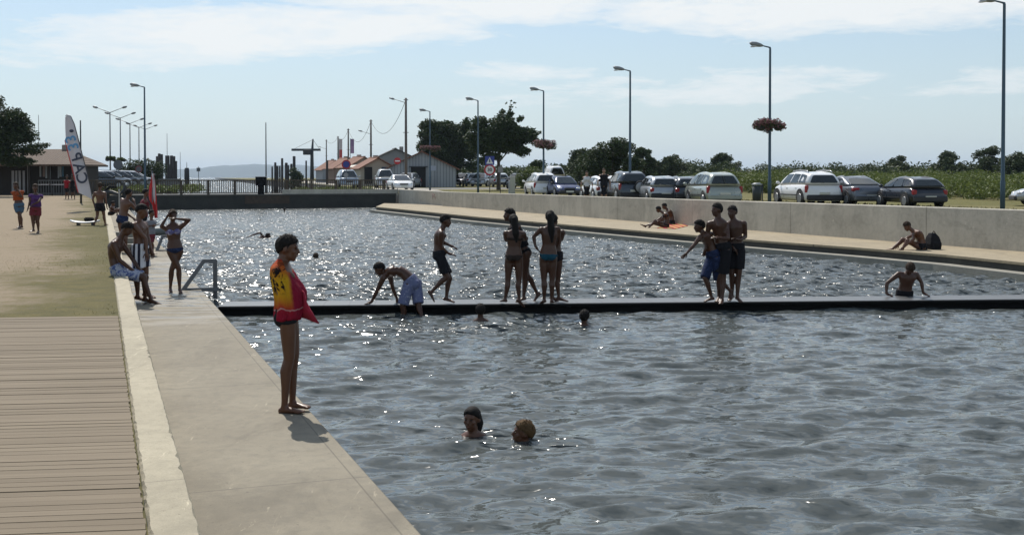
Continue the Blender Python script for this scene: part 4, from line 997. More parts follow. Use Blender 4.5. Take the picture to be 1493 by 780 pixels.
# ------------------------------------------------------------------ cars
def paint(name, c, metal=.35, rough=.28):
    if name in _MC: return _MC[name]
    m, nt = mat(name); N = NT(nt); v = N.coord(); n = N.noise(v, 2.5, 4, .6)
    b = N.out(N.mix(n.outputs[0], tuple(x*.9 for x in c), tuple(x*1.08 for x in c)), N.mathn('ADD', rough-.06, N.mathn('MULTIPLY', n.outputs[0], .14)), metal)
    b.inputs['Coat Weight'].default_value = .6; b.inputs['Coat Roughness'].default_value = .08; _MC[name] = m; return m
PT = {'white': ('paint_white', (.82, .82, .82), 0), 'silver': ('paint_silver', (.42, .44, .46), .4), 'greygreen': ('paint_grey_green', (.36, .39, .35), .35), 'grey': ('paint_grey', (.13, .14, .16), .5), 'dark': ('paint_dark_blue', (.018, .022, .032), .3), 'blue': ('paint_blue', (.06, .075, .17), .4), 'black': ('paint_black', (.014, .014, .016), .2), 'slate': ('paint_slate', (.05, .06, .075), .4), 'lightblue': ('paint_pale_blue', (.28, .33, .40), .4)}
def glass_dark():
    if 'car_glass' in _MC: return _MC['car_glass']
    m, nt = mat('car_glass'); N = NT(nt); N.out((.014, .018, .018), .04, 0, spec=.8); _MC['car_glass'] = m; return m
RED = simple('tail_lamp_red', (.30, .012, .015), .22); TYRE = simple('tyre_rubber', (.016, .016, .017), .85); RIM = simple('alloy_rim', (.42, .43, .45), .35, .7)
LENS = simple('lamp_lens', (.55, .57, .6), .12); PLATE = simple('number_plate', (.62, .62, .55), .5); PLAST = simple('bumper_plastic', (.03, .03, .032), .6)

def car(label, px, D, heading, col, L, W, H, kind, group='cars parked in a row in the car park', z=None, detail=2, yflip=False, **kw):
    """x forward, y left, z up; heading in degrees, 90 = pointing away from the camera"""
    p = PD(px, 270, D); zz = (GR(D) if p.x > -15 else GL(D)) if z is None else z
    root = empty('parked_car', (p.x, p.y, zz+.005), rad(heading)); tag(root, label, 'car', group)
    c = paint(PT[col][0], PT[col][1], PT[col][2]); G = glass_dark(); hw = W/2
    P_ = dict(hatch=dict(hood=.70, belt=.60, fb=(.50, .30), rb=(.49, .40), gc=.26, bonnet=.62), mpv=dict(hood=.60, belt=.57, fb=(.44, .20), rb=(.495, .42), gc=.30, bonnet=.56), suv=dict(hood=.63, belt=.60, fb=(.30, .14), rb=(.495, .44), gc=.30, bonnet=.60), sedan=dict(hood=.66, belt=.63, fb=(.28, .06), rb=(.38, .16), gc=.26, bonnet=.62), estate=dict(hood=.66, belt=.62, fb=(.28, .08), rb=(.495, .38), gc=.26, bonnet=.62), van=dict(hood=.56, belt=.55, fb=(.38, .22), rb=(.50, .485), gc=.28, bonnet=.52))[kind]
    if kind == 'hatch': P_['fb'] = (.26, .07)
    zb = P_['belt']*H; zl = .24; wr = .31 if kind != 'suv' else .36
    xf, xr = L/2, -L/2; xw_f, xw_r = L/2-.82, -L/2+.72
    fx = P_['fb'][0]*L; 
    # lower body: stations along the length (x, belt height, half width)
    st = [(xr, zb*.62, .80), (xr+.04, zb*.80, .90), (xr+.14, zb*(.97 if kind != 'sedan' else .99), .965), (xr+.45, zb, 1.), (xr+1.2, zb, 1.), (0, zb*.985, 1.), (fx, zb*.97, .995), (fx+.15, zb*.93, .985), ((fx+xf)/2, zb*.88, .97), (xf-.32, zb*.80, .93), (xf-.1, zb*.68, .86), (xf, zb*.50, .74)]
    rings = []
    for x, zt, k in st:
        w = hw*k; lowz = zl+(.06 if x in (xr, xf) else 0)
        half = [(w*.86, lowz), (w*.97, lowz+.08), (w, lowz+.22*(zt-lowz)+.08), (w*1.0, lowz+.62*(zt-lowz)), (w*.965, lowz+.88*(zt-lowz)), (w*.90, zt), (w*.5, zt+.018)]
        rings.append([Vector((x, y, z_)) for y, z_ in half]+[Vector((x, -y, z_)) for y, z_ in half[::-1]])
    b = MB(); b.loft(rings[::-1]); bo = b.build('body', c, root)
    # greenhouse
    rb = (-P_['rb'][0]*L+.06, -P_['rb'][1]*L); base0, base1 = rb[0], fx+.05; r0, r1 = rb[1], P_['fb'][1]*L-.05 if kind not in ('mpv', 'van') else P_['fb'][1]*L
    bw, rw = hw*.905, hw*.905-.14*(H-zb)/.55-.03; z0, z1 = zb-.02, H-.05
    def gp(u, v, side):   # u along (0 rear,1 front), v up, side +-1
        xb = base0+(base1-base0)*u; xt = r0+(r1-r0)*u
        bulge = .03*math.sin(math.pi*v)
        return Vector((xb+(xt-xb)*v, side*((bw+(rw-bw)*v)+bulge-.06*v*(2*u-1)**4), z0+(z1-z0)*v-.085*v*(2*u-1.15)**2+.07*(1-v)*max(0, .5-u)))
    rings = []
    for v in (0, .35, .7, .93, 1.0, 1.06):
        k = 1.0 if v <= 1 else .0
        ins = 0 if v < .9 else (.03 if v < .98 else (.09 if v < 1.03 else .24)); vv = min(v, 1.0); zadd = 0 if v <= 1 else .045
        rr = []
        for (u, sd) in ((.02, -1), (.2, -1), (.5, -1), (.8, -1), (.98, -1), (1.0, -.86), (1.012, 0), (1.0, .86), (.98, 1), (.8, 1), (.5, 1), (.2, 1), (.02, 1), (0, .86), (-.008, 0), (0, -.86)):
            q = gp(u, vv, 1); q = Vector((q.x, q.y*sd, q.z+zadd*(1-abs(sd)**2*.5)))
            cx = (gp(0, vv, 1).x+gp(1, vv, 1).x)/2; q.x = cx+(q.x-cx)*(1-ins*.8); q.y *= 1-ins*.9; rr.append(q)
        rings.append(rr)
    g = MB(); g.loft(rings); g.build('cabin', c, root)
    def pane(name, pts, off):
        mbp = MB(); n_ = (pts[1]-pts[0]).cross(pts[3]-pts[0]).normalized()
        if n_.dot(off) < 0: n_ = -n_
        cen = sum(pts, Vector())/4; q = []
        for i in range(4):   # rounded corners
            a, bb, d = pts[i], pts[i-1], pts[(i+1) % 4]; q += [a+(bb-a)*.10, a+((bb-a)+(d-a))*.025, a+(d-a)*.10]
        q = [x+n_*(.016 if name == 'side_window' else .045) for x in q]; q2 = [x-n_*(.036 if name == 'side_window' else .065) for x in q]; m_ = len(q)
        mbp.add(q+q2, [tuple(range(m_)), tuple(range(2*m_-1, m_-1, -1))]+[(i, i+m_, (i+1) % m_+m_, (i+1) % m_) for i in range(m_)], 0)
        return mbp.build(name, G, root)
    spl = {'hatch': (.09, .46, .50, .92), 'mpv': (.07, .34, .38, .64, .68, .93), 'suv': (.08, .30, .34, .60, .64, .92), 'sedan': (.14, .48, .52, .90), 'estate': (.06, .32, .36, .62, .66, .92), 'van': (.70, .94)}[kind]
    for sd in (1, -1):
        for a_, b_ in zip(spl[::2], spl[1::2]):
            pane('side_window', [gp(a_, .14, sd), gp(b_, .14, sd), gp(b_, .84, sd), gp(a_, .82, sd)], Vector((0, sd, 0)))
    def fp(u, sd, v):
        q = gp(u, v, 1); return Vector((q.x+(.012*(1-abs(sd)) if u > .5 else -.012*(1-abs(sd))), q.y*sd, q.z))
    pane('rear_window', [fp(0, -.84, .13), fp(0, .84, .13), fp(0, .78, .84), fp(0, -.78, .84)], Vector((-1, 0, .2)))
    pane('windscreen', [fp(1, -.90, .10), fp(1, .90, .10), fp(1, .86, .92), fp(1, -.86, .92)], Vector((1, 0, .2)))
    # bumpers, lamps, plate, mirrors
    rear = heading < 180
    mb = MB(); mb.bbox((xr+.02, 0, .40), (.16, W*.93, .26), b=.05); mb.build('rear_bumper', c if kind in ('sedan', 'mpv') and not kw.get('plastic') else PLAST, root)
    mb = MB(); mb.bbox((xf-.06, 0, .38), (.18, W*.84, .24), b=.05); mb.build('front_bumper', c if kind != 'hatch' else PLAST, root)
    for sd in (1, -1):
        mb = MB()
        if kind in ('mpv', 'suv', 'van'): mb.bbox((xr+.13, sd*hw*.90, zb*.80), (.16, .15, .34), b=.03)
        elif kind == 'sedan': mb.bbox((xr+.13, sd*hw*.80, zb*.84), (.16, .36, .16), b=.03)
        else: mb.bbox((xr+.10, sd*hw*.84, zb*.78), (.16, .20, .22), b=.03)
        mb.build('tail_light', RED, root)
        mb = MB(); mb.ell((xf-.26, sd*hw*.72, zb*.68), (.18, .17, .085)); mb.build('headlight', LENS, root)
        mb = MB(); mb.ell((fx-.28, sd*(hw+.09), zb+.08), (.07, .10, .075), nu=10, nv=7); mb.box((fx-.26, sd*(hw-.02), zb+.04), (.05, .14, .04)); mb.build('wing_mirror', c if kind != 'hatch' else PLAST, root)
        mb = MB(); mb.box((-.0, sd*(hw+.004), zb*.52), (L*.62, .02, .045)); mb.build('side_moulding', PLAST, root)
        for hx in (-.95, .15):
            mb = MB(); mb.box((hx, sd*(hw*.985), zb*.84), (.17, .03, .03)); mb.build('door_handle', c, root)
    mb = MB(); mb.box((xr-.02 if kind != 'sedan' else xr+.0, 0, zb*.60 if kind in ('mpv', 'suv', 'van') else .48), (.06, .50, .11)); mb.build('number_plate', PLATE, root)
    if rear is False:
        mb = MB(); mb.box((xf-.02, 0, .40), (.12, .5, .11)); mb.build('front_plate', PLATE, root); mb = MB(); mb.bbox((xf-.03, 0, .58), (.12, .7, .12), b=.02); mb.build('grille', PLAST, root)
    for xw in (xw_f, xw_r):
        for sd in (1, -1):
            a = MB(); pts = [Vector((xw+(wr+.075)*math.cos(t), sd*(hw*.965), wr+.02+(wr+.075)*math.sin(t))) for t in np.linspace(-.15, math.pi+.15, 16)]
            a.add(pts+[q+Vector((0, sd*.05, 0)) for q in pts], [tuple(range(16))[::-1], tuple(range(16, 32))]+[(i, i+1, 17+i, 16+i) for i in range(15)]+[(15, 0, 16, 31)]); a.build('wheel_arch', PLAST, root)
            w = MB(); w.tube([(xw, sd*(hw-.16), wr), (xw, sd*(hw-.14), wr), (xw, sd*(hw+.01), wr), (xw, sd*(hw+.022), wr)], [wr*.92, wr, wr, wr*.94], 22); wo = w.build('wheel', TYRE, root)
            rm = MB(); rm.tube([(xw, sd*(hw+.01), wr), (xw, sd*(hw+.032), wr)], [wr*.64, wr*.60], 18, smooth=False)
            rm.build('rim', RIM, wo)
    if kw.get('rails'):
        for sd in (1, -1):
            mb = MB(); y = sd*(rw-.06); mb.tube([(r0+.25, y, H-.10), (r0+.4, y, H-.02), ((r0+r1)/2, y, H+.01), (r1-.45, y, H-.02), (r1-.3, y, H-.10)], .022, 6); mb.build('roof_rail', RIM, root)
    if kw.get('spare'):
        mb = MB(); mb.tube([(xr-.02, -.28, zb*.78), (xr-.16, -.28, zb*.78), (xr-.2, -.28, zb*.78)], [.34, .36, .30], 22); s = mb.build('spare_wheel', TYRE, root)
        mb = MB(); mb.tube([(xr-.15, -.28, zb*.78), (xr-.212, -.28, zb*.78)], [.30, .27], 20); mb.build('spare_cover', simple('spare_cover_grey', (.33, .34, .35), .4), s)
    if kw.get('wiper', True) and kind != 'sedan':
        q = fp(0, 0, .14); q2 = fp(0, .45, .22); mb = MB(); mb.tube([q+Vector((-.03, 0, 0)), q2+Vector((-.045, 0, 0))], .011, 5); mb.build('rear_wiper', PLAST, root)
    return root
def build_cars():
    hd = 97
    car('white compact off-roader with roof rails, raised tailgate and dark rear window', 1175, 54.5, hd+1, 'white', 4.42, 1.84, 1.66, 'suv', rails=True)
    car('metallic grey saloon with a glinting rear window between the white off-roader and the dark hatchback', 1240, 54, hd, 'grey', 4.7, 1.82, 1.46, 'sedan')
    car('dark boxy older hatchback at the near end of the car row', 1325, 50.5, hd+1, 'dark', 3.9, 1.66, 1.42, 'estate')
    car('pale grey-green people carrier with a wide rear window', 1039, 55.5, hd-1, 'greygreen', 4.28, 1.76, 1.64, 'mpv')
    car('small dark hatchback squeezed beside the grey-green people carrier', 994, 59.5, hd-1, 'slate', 3.8, 1.64, 1.44, 'hatch')
    car('silver hatchback with red tail lights next to the spare-wheel off-roader', 957, 60.0, hd, 'silver', 4.1, 1.7, 1.46, 'hatch')
    car('dark off-roader with a covered spare wheel on its tailgate', 913, 62.5, hd, 'slate', 4.2, 1.74, 1.72, 'suv', spare=True)
    car('white hatchback half hidden behind the two people in black', 876, 66, hd+5, 'white', 4.0, 1.7, 1.46, 'hatch')
    car('small blue car facing the basin with its headlights glinting', 821, 74, 281, 'blue', 3.75, 1.64, 1.44, 'hatch')
    car('white people carrier seen from behind at the far end of the car row', 789, 77, hd+2, 'white', 4.1, 1.74, 1.66, 'mpv')
    car('silver car nosing into the picture at the right-hand end of the car park', 1546, 53, 166, 'silver', 4.2, 1.72, 1.46, 'hatch')
    g2 = 'cars parked further back near the sheds'
    car('white saloon with a broad bonnet parked nearest to the wooden shed', 583, 97, 285, 'white', 4.4, 1.76, 1.42, 'sedan', g2)
    car('white van-like car parked at the left corner of the wooden shed', 561, 112, 280, 'silver', 4.3, 1.8, 1.9, 'van', g2)
    car('silver estate car parked in front of the dark shed door', 596, 113, 262, 'silver', 4.3, 1.75, 1.55, 'mpv', g2)
    car('pale blue van behind the bridge railing under the round blue sign', 506, 108, 285, 'lightblue', 4.3, 1.85, 1.75, 'van', g2)
    for i, (x, D, c_, k, lab) in enumerate(((675, 128, 'dark', 'hatch', 'dark car just right of the wooden shed, under the trees'), (688, 124, 'white', 'hatch', 'white car behind the first lamp post right of the shed'), (704, 122, 'silver', 'mpv', 'silver car under the trees, left of the speed limit sign'),
                                      (727, 118, 'silver', 'hatch', 'silver car behind the pale ticket pillar'), (757, 108, 'dark', 'mpv', 'dark car with a bright windscreen edge left of the white people carrier'), (806, 108, 'white', 'van', 'white van whose roof shows above the blue car'))):
        car(lab, x, D, 100 if i % 2 else 255, c_, 4.1, 1.72, 1.5 if k != 'van' else 2.2, k, 'cars parked under the trees')
    g3 = 'cars parked at the harbour on the left'
    for i, (x, D, c_, k, lab) in enumerate(((142, 88, 'slate', 'hatch', 'dark car right beside the tall feather flag'), (156, 91, 'silver', 'hatch', 'silver car with a bright glint on its roof by the harbour lamps'), (168, 95, 'grey', 'estate', 'grey estate car third from the feather flag'), (180, 99, 'silver', 'mpv', 'silver people carrier fourth from the feather flag'), (192, 103, 'white', 'hatch', 'white car at the far end of the harbour row'))):
        car(lab, x, D, 60, c_, 4.2, 1.74, 1.46, k, g3, z=GL(D)+.15)
# ------------------------------------------------------------------ vegetation
def m_leaf(name, a, b, tr=.12):
    m, nt = mat(name); N = NT(nt); g = N.n('ShaderNodeNewGeometry'); v = N.world()
    n = N.noise(v, .9, 3, .6)
    f = N.mathn('ADD', N.mathn('MULTIPLY', g.outputs['Random Per Island'], .7), N.mathn('MULTIPLY', n.outputs[0], .4))
    c = N.mix(f, a, b)
    p = N.n('ShaderNodeBsdfPrincipled'); p.inputs['Roughness'].default_value = .6; p.inputs['Specular IOR Level'].default_value = .25; N.l(c, p.inputs['Base Color'])
    t = N.n('ShaderNodeBsdfTranslucent'); c2 = N.mix(.5, c, tuple(min(1, x*1.7) for x in b)); N.l(c2, t.inputs[0])
    mx = N.n('ShaderNodeMixShader'); mx.inputs[0].default_value = tr; N.l(p.outputs[0], mx.inputs[1]); N.l(t.outputs[0], mx.inputs[2])
    o = N.n('ShaderNodeOutputMaterial'); N.l(mx.outputs[0], o.inputs[0]); return m
LEAF = {'pine': m_leaf('leaf_dark_evergreen', (.018, .030, .010), (.045, .065, .022)), 'oak': m_leaf('leaf_broad_dark', (.020, .036, .012), (.055, .080, .026)),
        'maquis': m_leaf('leaf_scrub', (.052, .078, .014), (.125, .155, .036), .22), 'scrubfar': m_leaf('leaf_far_scrub', (.028, .044, .015), (.06, .082, .028)), 'bush': m_leaf('leaf_bush', (.05, .075, .02), (.11, .14, .04), .2),
        'pink': m_leaf('flowers_pink', (.12, .05, .055), (.30, .15, .16), .2), 'grass': m_leaf('grass_blades', (.13, .115, .045), (.26, .23, .10), .15)}
BARK = simple('bark', (.055, .042, .03), .9, var=.3, scale=8)
def leaves(clumps, n, size, rng, flat=.6, aspect=.5):
    """clumps: (x,y,z,rx,ry,rz); n leaves scattered through the shells of the clumps"""
    C = np.array(clumps); w = C[:, 3]*C[:, 5]*(C[:, 3]+C[:, 4]); idx = rng.choice(len(C), n, p=w/w.sum()); c = C[idx]
    d = rng.normal(size=(n, 3)); d /= np.linalg.norm(d, axis=1)[:, None]; r = rng.random(n)**.45
    r *= 1+.16*np.sin(d[:, 0]*7+c[:, 0]*3)*np.sin(d[:, 2]*6+c[:, 2]*5)
    pos = c[:, :3]+d*r[:, None]*c[:, 3:6]
    u = rng.normal(size=(n, 3)); u[:, 2] *= flat; u /= np.linalg.norm(u, axis=1)[:, None]
    k = rng.normal(size=(n, 3)); v = np.cross(u, k); v /= np.linalg.norm(v, axis=1)[:, None]
    s = size*(.6+.8*rng.random(n))[:, None]; a = u*s; b = v*s*aspect
    V = np.stack([pos-a, pos-b, pos+a, pos+b], 1).reshape(-1, 3)
    F = np.arange(4*n).reshape(n, 4); return V, F
def tree(name, label, cat, base, H, cr, leaf, n, size, seed, crowns=None, lean=0, group=None, trunk_r=.16, limbs=7, trunk_h=.35):
    """tapered trunk with limbs and a ragged leafy crown; crowns: (dx, dy, dz fraction of H, rx, ry, rz)"""
    rng = np.random.default_rng(seed); root = empty(name, base); tag(root, label, cat, group)
    mb = MB(); top = Vector((lean, 0, H*.8)); pts = [Vector((0, 0, -.2)), Vector((lean*.1, .02, H*trunk_h*.5)), Vector((lean*.3, -.03, H*trunk_h)), top*.75, top]
    mb.tube(pts, [trunk_r*1.25, trunk_r, trunk_r*.85, trunk_r*.45, trunk_r*.12], 8)
    cl = []
    if crowns is None:
        for i in range(26):
            a = rng.random()*6.28; h = trunk_h+(1-trunk_h)*rng.random()**.8; rr = cr*(.25+.75*math.sin(math.pi*min(1, max(0.12, (h-trunk_h*.7)/(1-trunk_h*.7)))))*(rng.random()**.5)
            q = cr*(.22+.2*rng.random()); cl.append((lean*h+rr*math.cos(a), rr*math.sin(a), H*h*.94, q, q, q*.75))
    else:
        for (dx, dy, dz, rx, ry, rz) in crowns:
            for i in range(7):
                d = rng.normal(size=3); d /= np.linalg.norm(d); f = .62*rng.random()**.4
                cl.append((dx+d[0]*rx*f, dy+d[1]*ry*f, dz*H+d[2]*rz*f, rx*(.42+.3*rng.random()), ry*(.42+.3*rng.random()), rz*(.40+.3*rng.random())))
    for i in range(limbs):
        c = cl[int(rng.integers(len(cl)))]; s = pts[2].lerp(pts[3], rng.random()*.8)
        e = Vector(c[:3]); m = s.lerp(e, .5)+Vector((0, 0, .12*H*.3)); mb.tube([s, m, e], [trunk_r*.38, trunk_r*.26, trunk_r*.08], 6)
    mb.build('trunk', BARK, root)
    V, F = leaves(cl, n, size, rng); link('crown', npmesh('crown', V, F, LEAF[leaf]), root)
    return root
def bush(name, label, cat, base, clumps, leaf, n, size, seed, group=None):
    rng = np.random.default_rng(seed); V, F = leaves(clumps, n, size, rng); root = empty(name, base); tag(root, label, cat, group)
    link('foliage', npmesh('foliage', V, F, LEAF[leaf]), root)
    mb = MB()
    for c in clumps[:6]: mb.tube([(c[0]*.3, c[1]*.3, -.1), (c[0]*.8, c[1]*.8, c[2])], [.05, .015], 5)
    mb.build('stem', BARK, root); return root

def build_green():
    rng = np.random.default_rng(21)
    def base(px, D, L=False): p = PD(px, 270, D); p.z = GL(D) if L else GR(D); return p
    k = lambda D: D/FPX
    # left evergreen
    b = base(-6, 74, True); s = k(74)
    cw = [((-25+6)*s*1, 0, (290-170)*s/8.4, 2.0, 2.2, 1.9), ((0)*s, -.4, (290-150)*s/8.4*1.0, 1.5, 1.7, 1.1), (25*s, 0, .62, 1.5, 1.8, 1.3), (45*s, -.3, .49, 1.1, 1.4, .9), (10*s, -.6, .50, 1.7, 1.8, 1.0), (-30*s, .2, .5, 2.2, 2.2, 1.2), (-8*s, 0, .80, 1.2, 1.4, .9), (57*s, -.2, .43, .55, .8, .4)]
    cw = [(x, y, (z/8.4 if z > 2 else z), rx, ry, rz) for x, y, z, rx, ry, rz in cw]
    tree('evergreen_tree', 'large dark evergreen tree overhanging the restaurant hut at the left edge', 'tree', b, 7.4, 3, 'pine', 60000, .085, 3, [(x*1.2+.15, y, z, rx*1.28, ry, rz*1.15) for x, y, z, rx, ry, rz in [(-1.5, 0, .72, 1.5, 1.8, 1.0), (-.6, -.3, .82, 1.1, 1.5, .9), (.6, 0, .68, 1.1, 1.6, .9), (1.35, -.2, .53, .95, 1.4, .7), (0, -.6, .55, 1.5, 1.8, .8), (-1.6, .2, .45, 1.8, 2, .9), (1.7, -.4, .40, .8, 1.2, .55), (-.2, -.7, .36, 1.5, 1.6, .7), (1.1, -.6, .30, 1.0, 1.3, .45), (-1.0, 0, .93, .6, .8, .4), (2.55, -.2, .45, .4, .7, .22), (-1.6, -.4, .3, 1.4, 1.6, .6)]], trunk_h=.32, trunk_r=.2)
    # the two broad trees right of the shed
    D = 125; s = k(D); b = base(640, D); 
    tree('broadleaf_tree', 'dense dark tree with a rounded crown just behind the wooden shed', 'tree', b, 8.6, 3, 'oak', 46000, .13, 5, [(.3, 0, .55, 2.3, 2.0, 2.0), (2.6, 0, .5, 1.5, 1.6, 1.7), (-1.2, 0, .72, 1.6, 1.8, 1.3), (.6, 0, .70, 1.9, 2, 1.5), (2.2, 0, .62, 1.6, 1.8, 1.6), (-1.6, 0, .50, 1.2, 1.5, 1.2), (.5, 0, .45, 2.2, 2, 1.4), (3.0, 0, .80, 1.0, 1.1, .9), (3.2, .3, .45, 1.3, 1.5, 1.2), (1.6, 0, .28, 1.2, 1.3, .9), (3.4, 0, .26, 1.1, 1.3, .8), (4.6, 0, .5, .9, 1, .9)], 0, 'broad trees by the sheds', .2)
    D = 100; b = base(727, D)
    tree('broadleaf_tree', 'spreading tree with bare gaps and a thin crest above the pale ticket pillar', 'tree', b, 8.0, 3, 'oak', 40000, .12, 8, [(.5, 0, .60, 2.3, 2.0, 1.9), (-1.3, 0, .56, 1.5, 1.5, 1.5), (2.3, 0, .56, 1.5, 1.4, 1.0), (-1.6, 0, .70, 1.0, 1.2, .95), (.2, 0, .74, 1.5, 1.6, 1.1), (1.2, 0, .64, 1.5, 1.6, 1.0), (2.6, 0, .60, 1.2, 1.3, .8), (.4, 0, .52, 1.5, 1.5, .9), (-1.9, 0, .47, .9, 1, .9), (1.0, 0, .90, .3, .4, .3), (.7, 0, .95, .16, .2, .15), (1.4, 0, .96, .18, .2, .15), (1.1, 0, .99, .15, .2, .12), (1.5, 0, .91, .2, .2, .12), (3.6, 0, .52, 1.0, 1.0, .45), (2.1, 0, .43, .9, 1, .6), (4.6, 0, .47, .55, .6, .25), (-.6, 0, .38, .9, 1, .6), (1.9, 0, .78, .6, .7, .4), (.9, 0, .84, .5, .5, .45), (.3, 0, .86, .4, .5, .35), (3.4, 0, .30, .8, .9, .5), (-1.6, 0, .32, .7, .8, .5)], 0, 'broad trees by the sheds', .17, limbs=12, trunk_h=.25)
    b = base(771, 92); bush('shrub', 'pale green shrub standing between the pillar and the white people carrier', 'shrub', b, [(-.6, 0, 1.1, .6, .6, .6), (.2, 0, 1.4, .8, .7, .7), (.8, 0, .9, .6, .6, .6), (.1, 0, .6, .9, .8, .6)], 'bush', 2600, .09, 4)
    # trees rising from the scrub belt
    gt = 'trees along the scrub beyond the car park'
    for i, (px, D, H, cr, lab) in enumerate(((893, 92, 5.0, 2.3, 'round dark tree behind the two people in black and the off-roader'), (866, 104, 3.9, 2.0, 'low dark tree left of the round dark tree'), (938, 118, 4.6, 1.5, 'tree with a bare forked twig right of the tall lamp'), (976, 130, 4.0, 2.0, 'grey-green tree between the silver hatchback and the people carrier'), (1057, 150, 4.6, 2.0, 'small tree on the skyline above the grey-green people carrier'), (1385, 140, 4.4, 2.2, 'bushy tree on the skyline above the dark hatchback'), (1440, 135, 5.2, 2.3, 'taller tree on the skyline beside the right-hand lamp post'), (1310, 150, 4.2, 2.1, 'low rounded tree on the skyline above the grey saloon'), (1480, 130, 4.2, 2.2, 'dark tree on the skyline at the right edge'), (845, 122, 4.4, 2.2, 'distant grey-green tree between the spreading tree and the round dark tree'))):
        b = base(px, D); tree('scrub_tree', lab, 'tree', b, H*.88, cr, 'oak' if i < 3 else 'scrubfar', 12000 if i == 0 else 7000, .11 if i == 0 else .14, 30+i, None, 0, gt, .1, 4, .12)
    # scrub belt: one mass of bushes
    cl = []; cl2 = []
    for i in range(620):
        D = 66+110*rng.random()**1.3; px = 830+800*rng.random()
        p = PD(px, 270, D); z = GR(D)
        if p.x*ES.x+p.y*ES.y < 47+4*rng.random(): continue
        h = (.6+.7*rng.random()+.008*(D-66)); w_ = .9+1.3*rng.random()
        for q in range(3):
            (cl if D < 118 else cl2).append((p.x+rng.normal()*.7, p.y+rng.normal()*.7, z+h*(.3+.45*rng.random()), w_*(.5+.4*rng.random()), w_*.7, h*(.35+.25*rng.random())))
    V, F = leaves(cl, 230000, .09, rng); o = link('scrub', npmesh('scrub', V, F, LEAF['maquis'])); tag(o, kind='stuff')
    for i in range(260):
        D = 135+90*rng.random(); px = 600+1000*rng.random(); p = PD(px, 270, D); z = GR(D)
        if p.x < -14: continue
        h = 1.8+1.5*rng.random()*(.6+.4*math.sin(px*.021)**2); w_ = 2+2.2*rng.random()
        for q in range(3): cl2.append((p.x+rng.normal()*1.3, p.y+rng.normal(), z+h*(.3+.5*rng.random()), w_*(.5+.3*rng.random()), w_*.7, h*(.3+.2*rng.random())))
    V, F = leaves(cl2, 230000, .18, rng); o = link('woodland', npmesh('woodland', V, F, LEAF['scrubfar'])); tag(o, kind='stuff')
    # harbour bushes on the left
    b = base(205, 112, True); bush('harbour_bush', 'dense dark bush at the harbour between the double lamps and the timber piles', 'bush', b, [(-1.6, 0, 1.2, 1.1, 1, 1), (-.6, 0, 1.9, 1.1, 1, .9), (.6, 0, 1.9, 1.2, 1, 1.0), (1.7, 0, 1.7, .9, 1, .9), (0, 0, .8, 2.2, 1.2, .8)], 'oak', 7000, .11, 6)
    b = base(433, 150); b.z = .2; bush('harbour_bush', 'round dark bush among the mooring piles below the hoist arm', 'bush', b, [(-.4, 0, 2.6, .7, .7, .8), (.2, 0, 2.0, .8, .7, .8), (-.2, 0, 1.2, .9, .8, .9), (0, 0, .4, .8, .8, .6)], 'scrubfar', 2600, .14, 9)
    # low planting behind the railing on both banks
    cl = []
    for i in range(120):
        u = rng.random(); 
        if u < .6: p = PD(140+150*rng.random(), 270, 86+14*rng.random()); z = GL(p.y)
        else: p = PD(432+110*rng.random(), 270, 94+20*rng.random()); z = GR(p.y)-.2
        cl.append((p.x, p.y, z+.15, .8, .6, .3))
    V, F = leaves(cl, 9000, .09, rng); o = link('ground_cover', npmesh('ground_cover', V, F, LEAF['maquis'])); tag(o, kind='stuff')
    # short grass tufts on the promenade and on the verge behind the wall
    n = 26000; S = -14*rng.random(n)**1.5+S_K0-.03; T = 12.6+30*rng.random(n)**1.4
    S2 = 22.8+12*rng.random(n); T2 = 6+70*rng.random(n)
    A = np.concatenate([np.stack([S, T], 1), np.stack([S2, T2], 1)]); X = A[:, 0]*ES.x+A[:, 1]*ET.x; Y = A[:, 0]*ES.y+A[:, 1]*ET.y
    keep = (Y > 12.75); keep[:n] &= (np.sin(X[:n]*1.3)+np.sin(Y[:n]*.9+X[:n]*.5)+rng.normal(size=n)*.7+A[:n, 0]*.25 > .35)
    X, Y = X[keep], Y[keep]; Z = np.array([GL(y) if i < keep[:n].sum() else GR(y) for i, y in enumerate(Y)])
    m_ = len(X); h = np.where(np.arange(m_) < keep[:n].sum(), .012, .10)*(.5+rng.random(m_)); an = rng.random(m_)*6.28; w = h*.5
    V = np.empty((m_, 3, 3)); V[:, 0] = np.stack([X-w*np.cos(an), Y-w*np.sin(an), Z-.005], 1); V[:, 1] = np.stack([X+w*np.cos(an), Y+w*np.sin(an), Z-.005], 1); V[:, 2] = np.stack([X+h*.6*np.sin(an*3), Y+h*.6*np.cos(an*5), Z+h], 1)
    o = link('grass', npmesh('grass', V.reshape(-1, 3), np.arange(3*m_).reshape(m_, 3), LEAF['grass'])); tag(o, kind='stuff')
